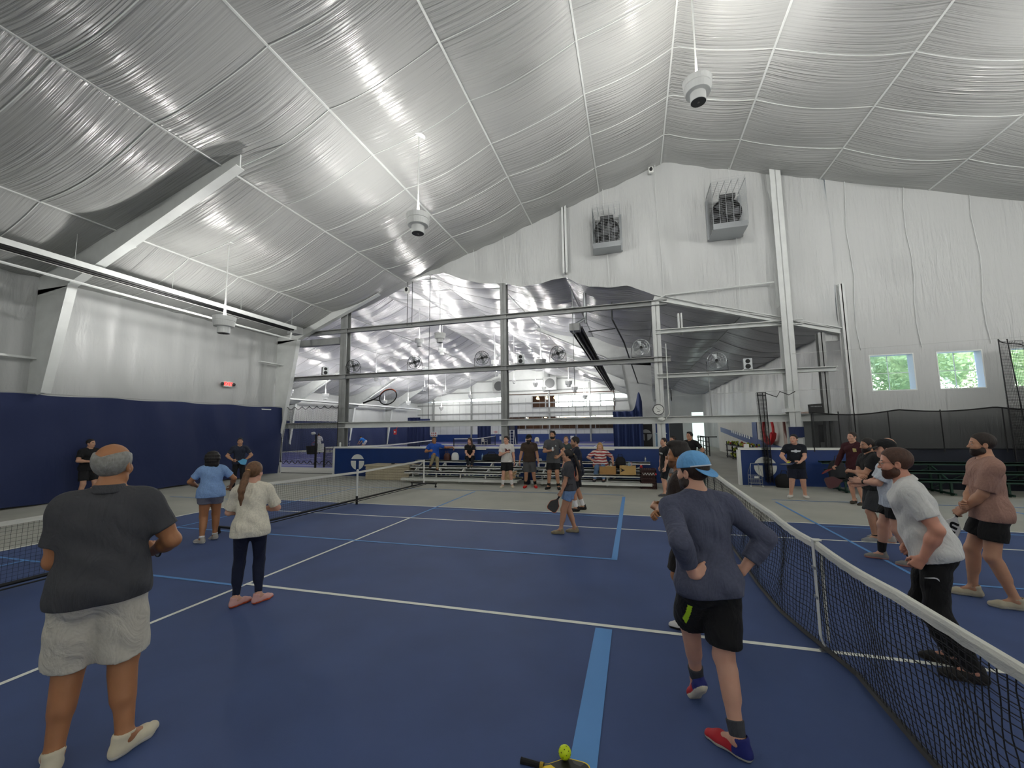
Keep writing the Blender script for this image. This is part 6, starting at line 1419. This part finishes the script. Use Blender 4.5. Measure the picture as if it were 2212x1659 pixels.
J12 = person(-4.08, 9.12, 186, 1.86, 'tall bearded man in long grey tee holding a can with one hand on his hip', skin=SK3, top=('tee', '#4a4b4e', .78), bottom=('shorts', '#0c0c0f', .8), shoes=('#0e0e10', '#161616'), hair=('curlytop', '#0f0b0a'), beard=('#120d0b', 's'), g=1.12, lg=1.08, sh=1.05, logo=[('#a9acae', lambda a, b, c: (np.abs(a+.09) < .02) & (np.abs(c-1.31) < .022) & (b > 0))], res=2, sock=('#111111', .1),
   pose=dict(LF=(-.14, .05, -.2, 0), RF=(.16, 0, .45, 0), RH=(.05, .26, 1.16), RE=(1, -.4, -.5), Rd=(-.6, .7, .3), LH=(-.17, .12, .98), LE=(-1, -.3, 0), Ld=(.6, .7, -.3), head=(.3, 0, 0), curl=(.3, .8)))
J13 = person(-3.92, 10.76, 176, 1.72, 'man in dark green grey polo seated on the top row behind the navy shirted man', skin=SK4, top=('polo', '#3a4644', .9), bottom=('shorts', '#131316', .85), shoes=('#333338', '#999999'), hair=('fade', '#5b4a3e'), g=1.15, res=2,
   pose=dict(lean=.25, hip=(0, 0, -.05), LF=(-.16, .40, 0, 0, .50), RF=(.16, .44, 0, 0, .50), LH=(-.05, .48, .92), RH=(.12, .50, .92), LE=(-1, -.2, -.3), RE=(1, -.2, -.3), head=(.1, .1, 0), curl=.7))
J14 = person(-2.88, 5.75, -100, 1.74, 'man in navy tee standing just behind the ponytailed woman with the paddle', skin=SK3, top=('tee', '#0e1426', .82), bottom=('shorts', '#0d0f16', .85), shoes=('#0e0e10', '#151515'), hair=('fade', '#1a1310'), beard='stubble', g=1.12, lg=1.1, res=1, sock=('#e6e6e6', .18),
   pose=dict(LF=(-.1, .05, 0, 0), RF=(.1, -.15, 0, 0), head=(0, -.12, 0), LH=(-.24, .02, .80)))
J15 = person(-2.74, 3.58, -88, 1.54, 'woman with very long black braid in grey tee and denim shorts holding a black paddle', skin=SK3, top=('tee', '#3c3c41', .90), bottom=('skort', '#6f8cb5', .50), shoes=('#8c7f66', '#b3a88c', '#8c7f66'), hair=('ponytail', '#120d0d', .60), fem=True, g=1.08, lg=1.12, glasses=True, logo=[('#b5533a', lambda a, b, c: (np.abs(a) < .09-.5*np.abs(c-1.2)) & (np.abs(c-1.2) < .11) & (b < 0))], res=1,
   pose=dict(lean=.02, LF=(-.10, .20, .05, .0), RF=(.08, -.10, .05, 0), LH=(-.20, .16, .86), RH=(.18, .14, .88), LE=(-.3, -1, 0), RE=(.3, -1, 0), Ld=(0, .5, -.8), head=(0, .06, 0), curl=(.9, .7)))
J16 = person(-2.68, 10.36, 184, 1.66, 'heavy blond woman in red and white striped top and jeans seated on the bleacher', skin=SK4, top=('loose', '#d8cfc9', .92, '#9d3a3c'), bottom=('pants', '#5b7699'), shoes=('#2d3033', '#5a5d60'), hair=('long', '#b08c54', .06), fem=True, g=1.6, lg=1.25, sh=1.15, belly=.08, res=2,
   pose=dict(lean=.05, hip=(0, 0, -.24), LF=(-.12, .48, 0, 0, .16), RF=(.20, .46, .1, 0, .16), LH=(-.44, .05, .80), RH=(.30, .30, .92), LE=(-.6, -1, 0), RE=(1, -.3, -.3), head=(-.0, -.1, 0), curl=.5))
J17 = person(-.70, 8.48, -118, 1.63, 'man in black tee with white chest print and black shorts left of the passage', skin=SK4, top=('tee', '#0c0d10', .84), bottom=('shorts', '#101318', .95), shoes=('#4b4c50', '#6a6a6c'), hair=('short', '#2a1d18'), logo=[('#c9ccce', lambda a, b, c: (np.abs(a) < .09) & (np.abs(c-1.29-.1*a) < .022) & (b > 0))], res=2, pose=dict(LF=(-.1, .12, 0, 0), RF=(.1, -.1, .2, 0), LH=(-.22, .14, .84), head=(-.15, .08, 0)))
J18 = person(-.36, 9.6, -138, 1.66, 'man in slate blue tee and grey shorts partly behind the black shirted man', skin=SK3, top=('tee', '#2a3145', .86), bottom=('shorts', '#86868a', .9), shoes=('#c9cf7a', '#d8d8cc'), hair=('fade', '#1d1512'), beard='stubble', res=2, sock=('#15151a', .12), pose=dict(head=(.1, 0, 0)))
J19 = person(.22, 10.4, -150, 1.77, 'man in black tee with one arm akimbo at the mouth of the passage', skin=SK3, top=('tee', '#0a0b0e', .84), bottom=('shorts', '#8a8b8c', .9), shoes=('#222226', '#555555'), hair=('crew', '#120d0b'), g=1.08, sh=1.08, res=2, pose=dict(LH=(-.20, .0, 1.0), LE=(-1, -.6, 0), Ld=(.7, .6, -.3), head=(.2, .05, 0)))
J20 = person(-1.08, .0, -84, 1.80, 'dark haired man in brown jersey in profile behind the man in the blue cap', skin=SK2, top=('tee', '#2a1e19', .84), bottom=('shorts', '#191513', .9), shoes=('#d8d8d6', '#222222'), hair=('quiff', '#1a110d'), beard='stubble', res=0, pose=dict(LF=(-.12, -.35, 0, 0), RF=(.1, .0, 0, 0), LH=(-.02, .27, 1.14), RH=(-.14, .22, 1.10), LE=(-.8, -.2, -1), RE=(.6, -.2, -1), Ld=(1, .3, .0), Rd=(-1, .3, .1), head=(.05, .02, 0), curl=.5))
J21 = person(-1.07, -1.35, -24, 1.78, 'man in backward light blue cap and slate long sleeve shirt with hands on hips', skin=SK4, top=('long', '#4c5064', .86, 'pushed'), bottom=('shorts', '#0c0c0e', .82), shoes=('#b3202a', '#d9d2bd', '#1c2470'), hair=('short', '#2b1c16'), cap=('#6aa7dc', 'back', 'cord'), beard=('#2b1c16', 's'), g=1.06, lg=1.06, sh=1.03, extra=[('#c6f02a', lambda a, b, c: (np.abs(a+.137) < .012) & (b < .08) & (c < .80) & (c > .58))], res=0, sock=('#3d3f45', .10),
   pose=dict(lean=.10, side=-.04, hip=(-.02, 0, 0), RF=(.04, -.14, -.6, 0), LF=(.01, .34, -.05, .75, .07), LK=(-.1, 1, 0), LH=(-.17, -.13, 1.02), RH=(.20, -.01, 1.00), LE=(-.3, -1, -.1), RE=(1, -.2, 0), Ld=(.85, .1, .35), Rd=(-.6, .5, -.3), Lpalm=(.1, 1, 0), Rpalm=(-1, -.4, 0), head=(-.55, -.02, 0), curl=(.15, .4)))
J22 = person(2.68, 8.85, 172, 1.69, 'stocky man in navy tee and navy shorts holding a yellow ball before the white column', skin=SK4, top=('tee', '#0c111d', .80), bottom=('shorts', '#0e1428', .92), shoes=('#d8d5cf', '#dedbd4'), hair=('short', '#16100e'), g=1.25, lg=1.2, sh=1.05, belly=.04, logo=[('#cfd3d8', lambda a, b, c: (np.abs(a) < .11) & (np.abs(c-1.30) < .022+.02*(np.abs(a) < .03)) & (b > 0))], res=2,
   pose=dict(RF=(.18, .04, .5, 0), LF=(-.16, .0, -.2, 0), RH=(.26, .30, 1.02), RE=(1, -.6, -.4), LH=(-.06, .32, 1.0), LE=(-1, -.4, -.3), Ld=(.8, .5, 0), head=(.45, .03, 0), curl=.8))
J23 = person(3.72, 8.05, -150, 1.77, 'man in maroon long sleeve shirt holding a red paddle', skin=SK4, top=('long', '#3a0f18', .84), bottom=('shorts', '#0b0c0e', .9), shoes=('#3b362c', '#4a4539'), hair=('fade', '#2a1e18'), g=1.08, sh=1.04, logo=[('#b3a46a', lambda a, b, c: (np.abs(a+.09) < .035) & (np.abs(c-1.31) < .04) & (b > 0))], res=1, pose=dict(RH=(.36, .16, .88), RE=(.6, -1, 0), Rd=(.3, .7, -.5), LH=(-.25, .1, .82), head=(.2, .02, 0), curl=(.4, .8), LF=(-.12, .05, 0, 0)))
J24 = person(2.36, 4.26, -118, 1.72, 'bearded man in black tee and grey shorts with folded arms and a dark red paddle', skin=SK3, top=('tee', '#0f1113', .86), bottom=('shorts', '#333538', .95), shoes=('#8c8e8f', '#b9bab8'), hair=('fade', '#1a1310'), beard=('#1d1512', 's'), res=1, sock=('#111111', .04), pose=dict(LF=(-.1, .1, 0, 0), RF=(.12, -.1, .1, 0), LH=(.10, .27, 1.16), RH=(-.12, .25, 1.10), LE=(-1, .1, -1), RE=(1, .1, -1), Ld=(1, .2, .1), Rd=(-1, .2, 0), head=(0, -.08, 0), curl=.5))
J25 = person(2.0, 2.95, -96, 1.72, 'man in black cap and pale blue white tee clapping his hands', skin=SK4, top=('loose', '#c3cad3', .80), bottom=('shorts', '#0b0b0d', .62), shoes=('#86827c', '#d88f84'), hair=('short', '#2a1e18'), cap=('#17181a', 'front'), g=1.2, lg=1.14, sh=1.0, res=1, sock=('#101012', .17), pose=dict(LF=(-.12, -.14, 0, 0), RF=(.12, .18, .0, 0), LH=(.0, .33, 1.13), RH=(.06, .33, 1.08), LE=(-1, -.5, -.6), RE=(1, -.5, -.6), Lpalm=(1, 0, -.2), Rpalm=(-1, 0, .2), Ld=(.1, 1, .12), Rd=(0, 1, -.1), head=(-.05, .0, 0), curl=.15))
J26 = person(2.62, 4.2, -92, 1.72, 'balding man in pink tee mostly hidden behind the white polo shirt', skin=SK4, top=('tee', '#b89a96', .84), bottom=('shorts', '#55565a', .9), shoes=('#aaa49c', '#c9907c'), hair=('bald', '#8a7560'), g=1.05, res=2, pose=dict(LF=(-.1, .12, 0, 0), RF=(.1, -.1, 0, 0)))
J27 = person(.80, -.07, -96, 1.78, 'bearded man with glasses in white polo and black trousers leaning forward behind the net', skin='#c98f78', top=('polo', '#d2d2d0', .86), bottom=('pants', '#0a0a0b'), shoes=('#17140f', '#2a2018'), hair=('fade', '#4a3023'), beard=('#4c2c1c', 's'), glasses=True, g=1.14, lg=1.1, sh=1.05, res=0, belly=.02,
   pose=dict(lean=.26, hip=(0, .0, -.01), LF=(-.11, -.14, -.1, 0), RF=(.11, -.06, .1, 0), LH=(-.20, .08, .88), LE=(-.5, -1, .2), Ld=(.1, .55, -.8), RH=(.22, .1, .9), head=(.0, -.08, 0), curl=.8))
J28 = person(2.24, 1.60, -108, 1.85, 'bearded man in dusty rose tee and black shorts with hands crossed holding a white paddle', skin=SK3, top=('loose', '#a07c6e', .84), bottom=('shorts', '#0a0a0b', .62), shoes=('#b5ac95', '#d6cfba', '#b5ac95', '#15120e'), hair=('fade', '#241912'), beard=('#2a1d14', 's'), g=1.02, lg=1.06, sh=1.08, res=0,
   pose=dict(lean=-.02, LF=(-.13, -.06, .0, 0), RF=(.14, .16, .05, 0), LH=(-.02, .20, .93), RH=(-.03, .19, 1.0), LE=(-1, -.5, -.2), RE=(1, -.4, -.4), Ld=(.6, .6, -.5), Rd=(-.7, .6, -.2), Lpalm=(.3, -1, 0), head=(.05, 0, 0), curl=.6))

# things held in hands
held_paddle(J15, 'L', 'black paddle with orange rim hanging from the hand of the long braided woman', (-.1, .55, -.85), (-1, .2, 0), '#17181a', '#c4603a')
R28, o28, e28 = held_paddle(J28, 'L', 'white paddle with a black rounded letter m held by the man in dusty rose', (-.15, .45, -.9), (-1, -.35, -.1), '#dcdcda', '#c9c9c8')
held_paddle(J23, 'R', 'shiny red paddle held by the man in maroon', (.35, .8, -.35), (.3, -.5, 1), '#a5141c', '#7a0f15')
held_paddle(J24, 'L', 'dark red paddle held flat by the man with folded arms', (.2, .9, -.25), (-.9, .2, .2), '#4a0d14', '#2a080c', off=(0, .02, -.16))
held_paddle(J5, 'R', 'light blue and white paddle held at the waist of the man in dark slate polo', (-.95, .25, -.15), (0, 1, .25), '#4f9fc8', '#1d3d66')
def racket(J, nm, lab, dv, nr, cm):
    o = world(J, J[nm+'hc']); d = wdir(J, nv(dv)); n = wdir(J, nv(nr)); n = (n-d*n.dot(d)).normalized(); t = n.cross(d); e = empty('tennis_racket', o, 0, lab, 'racket')
    m = MB(); m.tube([o-d*.08, o+d*.14], .016, 8); m.build('handle', M_black, e)
    c = o+d*.50; m = MB(); m.tube([c+d*.17*math.cos(a)+t*.13*math.sin(a) for a in np.linspace(0, 2*math.pi, 29)[:-1]], .011, 6, closed=True)
    for s_ in (-1, 1): m.tube([o+d*.13, o+d*.26+t*.05*s_, o+d*.36+t*.085*s_], .009, 5)
    m.build('frame', cm, e); m = MB()
    for k in range(-5, 6):
        w = .124*k/5.6; q = .165*math.sqrt(1-(w/.13)**2); m.tube([c+t*w-d*q, c+t*w+d*q], .0012, 3, False)
        w = .16*k/5.6; q = .125*math.sqrt(1-(w/.17)**2); m.tube([c+d*w-t*q, c+d*w+t*q], .0012, 3, False)
    m.build('strings', M_wire, e)
racket(J4, 'R', 'black tennis racket held upright by the man before the left curtain', (-.4, .35, .6), (0, 1, -.3), M_black)
racket(J22, 'L', 'tennis racket pointing outward in the hand of the stocky man in navy', (.6, .75, -.05), (0, 0, 1), M_navy)
racket(J6, 'L', 'red tennis racket in the hand of the distant player in white', (-.6, .3, -.6), (0, 1, 0), M_red)
def ball(J, nm, off, r, lab, col, nme='tennis_ball'):
    p = world(J, J[nm+'hc']+np.array(off)); m = MB(); m.ball(p, r, 14); tag(m.build(nme, mat('b_'+col.strip('#'), col, .7), smooth=True), lab, 'ball')
ball(J22, 'R', (-.01, .03, .01), .033, 'yellow tennis ball in the raised hand of the stocky man in navy', '#cfe03a')
ball(J4, 'L', (.02, .02, -.12), .033, 'yellow ball below the hand of the man before the left curtain', '#cfe03a')
def can(J, nm, off, lab):
    p = world(J, J[nm+'hc']+np.array(off)); e = empty('drink_can', p, 0, lab, 'can'); m = MB(); m.lathe([(.022, -.06), (.029, -.05), (.029, .05), (.022, .06)], p, 14); m.build('can', mat('can_white', '#cdd2d6', .35, .3), e); m = MB(); m.lathe([(0, .0605), (.021, .0605)], p, 12); m.build('lid', M_metal, e)
can(J12, 'R', (-.02, .03, .03), 'white can held at the chest of the tall man in long grey tee'); can(J11, 'L', (.0, .03, -.04), 'white can hanging from the hand of the man in brown tee')
_t = textmesh('m', .17, M_black, e28, tuple(o28+R28 @ Vector((.135, 0, .0082))), (R28 @ Matrix.Rotation(math.pi, 3, 'Z')).to_euler(), ext=.0006, bold=.006)
# belt pack, watch, key ring and marks
p = world(J15, J15['T'](-.17, -.02, .98)); m = MB(); m.box(p, (.09, .05, .13), rz=.4); m.build('belt_pack', M_black, J15['e'])
w_ = J25['LW']; dv = nv(J25['LW']-J25['LE']); m = MB(); m.lathe([(.032, -.014), (.034, 0), (.032, .014)], world(J25, w_-dv*.03), 16, wdir(J25, dv)); m.build('watch', M_black, J25['e'])
q = world(J1, J1['Rhc']+np.array([.02, .03, -.02])); e = empty('key_ring', q, 0, 'small round metal ring with black strap in the hand of the balding man', 'ring')
m = MB(); m.tube([q+Vector((.028*math.cos(a), .0, .028*math.sin(a)))-Vector((0, 0, .03)) for a in np.linspace(0, 2*math.pi, 19)[:-1]], .006, 6, closed=True); m.build('ring', M_black, e); m = MB(); m.lathe([(0, -.003), (.024, -.003), (.024, .003), (0, .003)], q-Vector((0, 0, .03)), 16, (0, 1, 0)); m.build('disc', M_metal, e); m = MB(); m.tube([q, q+Vector((.03, .0, .02)), q+Vector((.05, 0, .05)), q+Vector((.02, 0, .045))], .006, 5); m.build('strap', M_black, e)
def swoosh(J, p, d, n, L_, name='logo', col='#dcdcdc'):
    """curved tick mark lying on cloth: p centre, d long direction, n outward"""
    d = nv(d); n = nv(n); n = nv(n-d*(n@d)); t = np.cross(n, d); P = [(-.5, .10), (-.44, -.06), (-.30, -.14), (-.1, -.10), (.5, .22), (-.12, .0), (-.26, -.03), (-.38, .02)]
    W = [world(J, p+d*a*L_+t*b*L_) for a, b in P]; nn = wdir(J, n); m = MB(); k = len(W); m.add(W+[w-nn*.006 for w in W], [tuple(range(k)), tuple(range(k, 2*k))[::-1]]+[(i, (i+1) % k, k+(i+1) % k, k+i) for i in range(k)]); m.build(name, mat('mark_white', '#dcdcdc', .6), J['e'])
hp2, k2 = J27['Lhip'], J27['LK']; c_ = hp2+(k2-hp2)*.38+np.array([-.112, .03, 0])*J27['s']; swoosh(J27, c_, (0, 1, .25), (-1, .1, 0), .085)
c_ = J20['T'](-.128, .085, 1.28); swoosh(J20, c_, J20['M3'][1], -J20['M3'][0]+J20['M3'][1]*.6, .07)
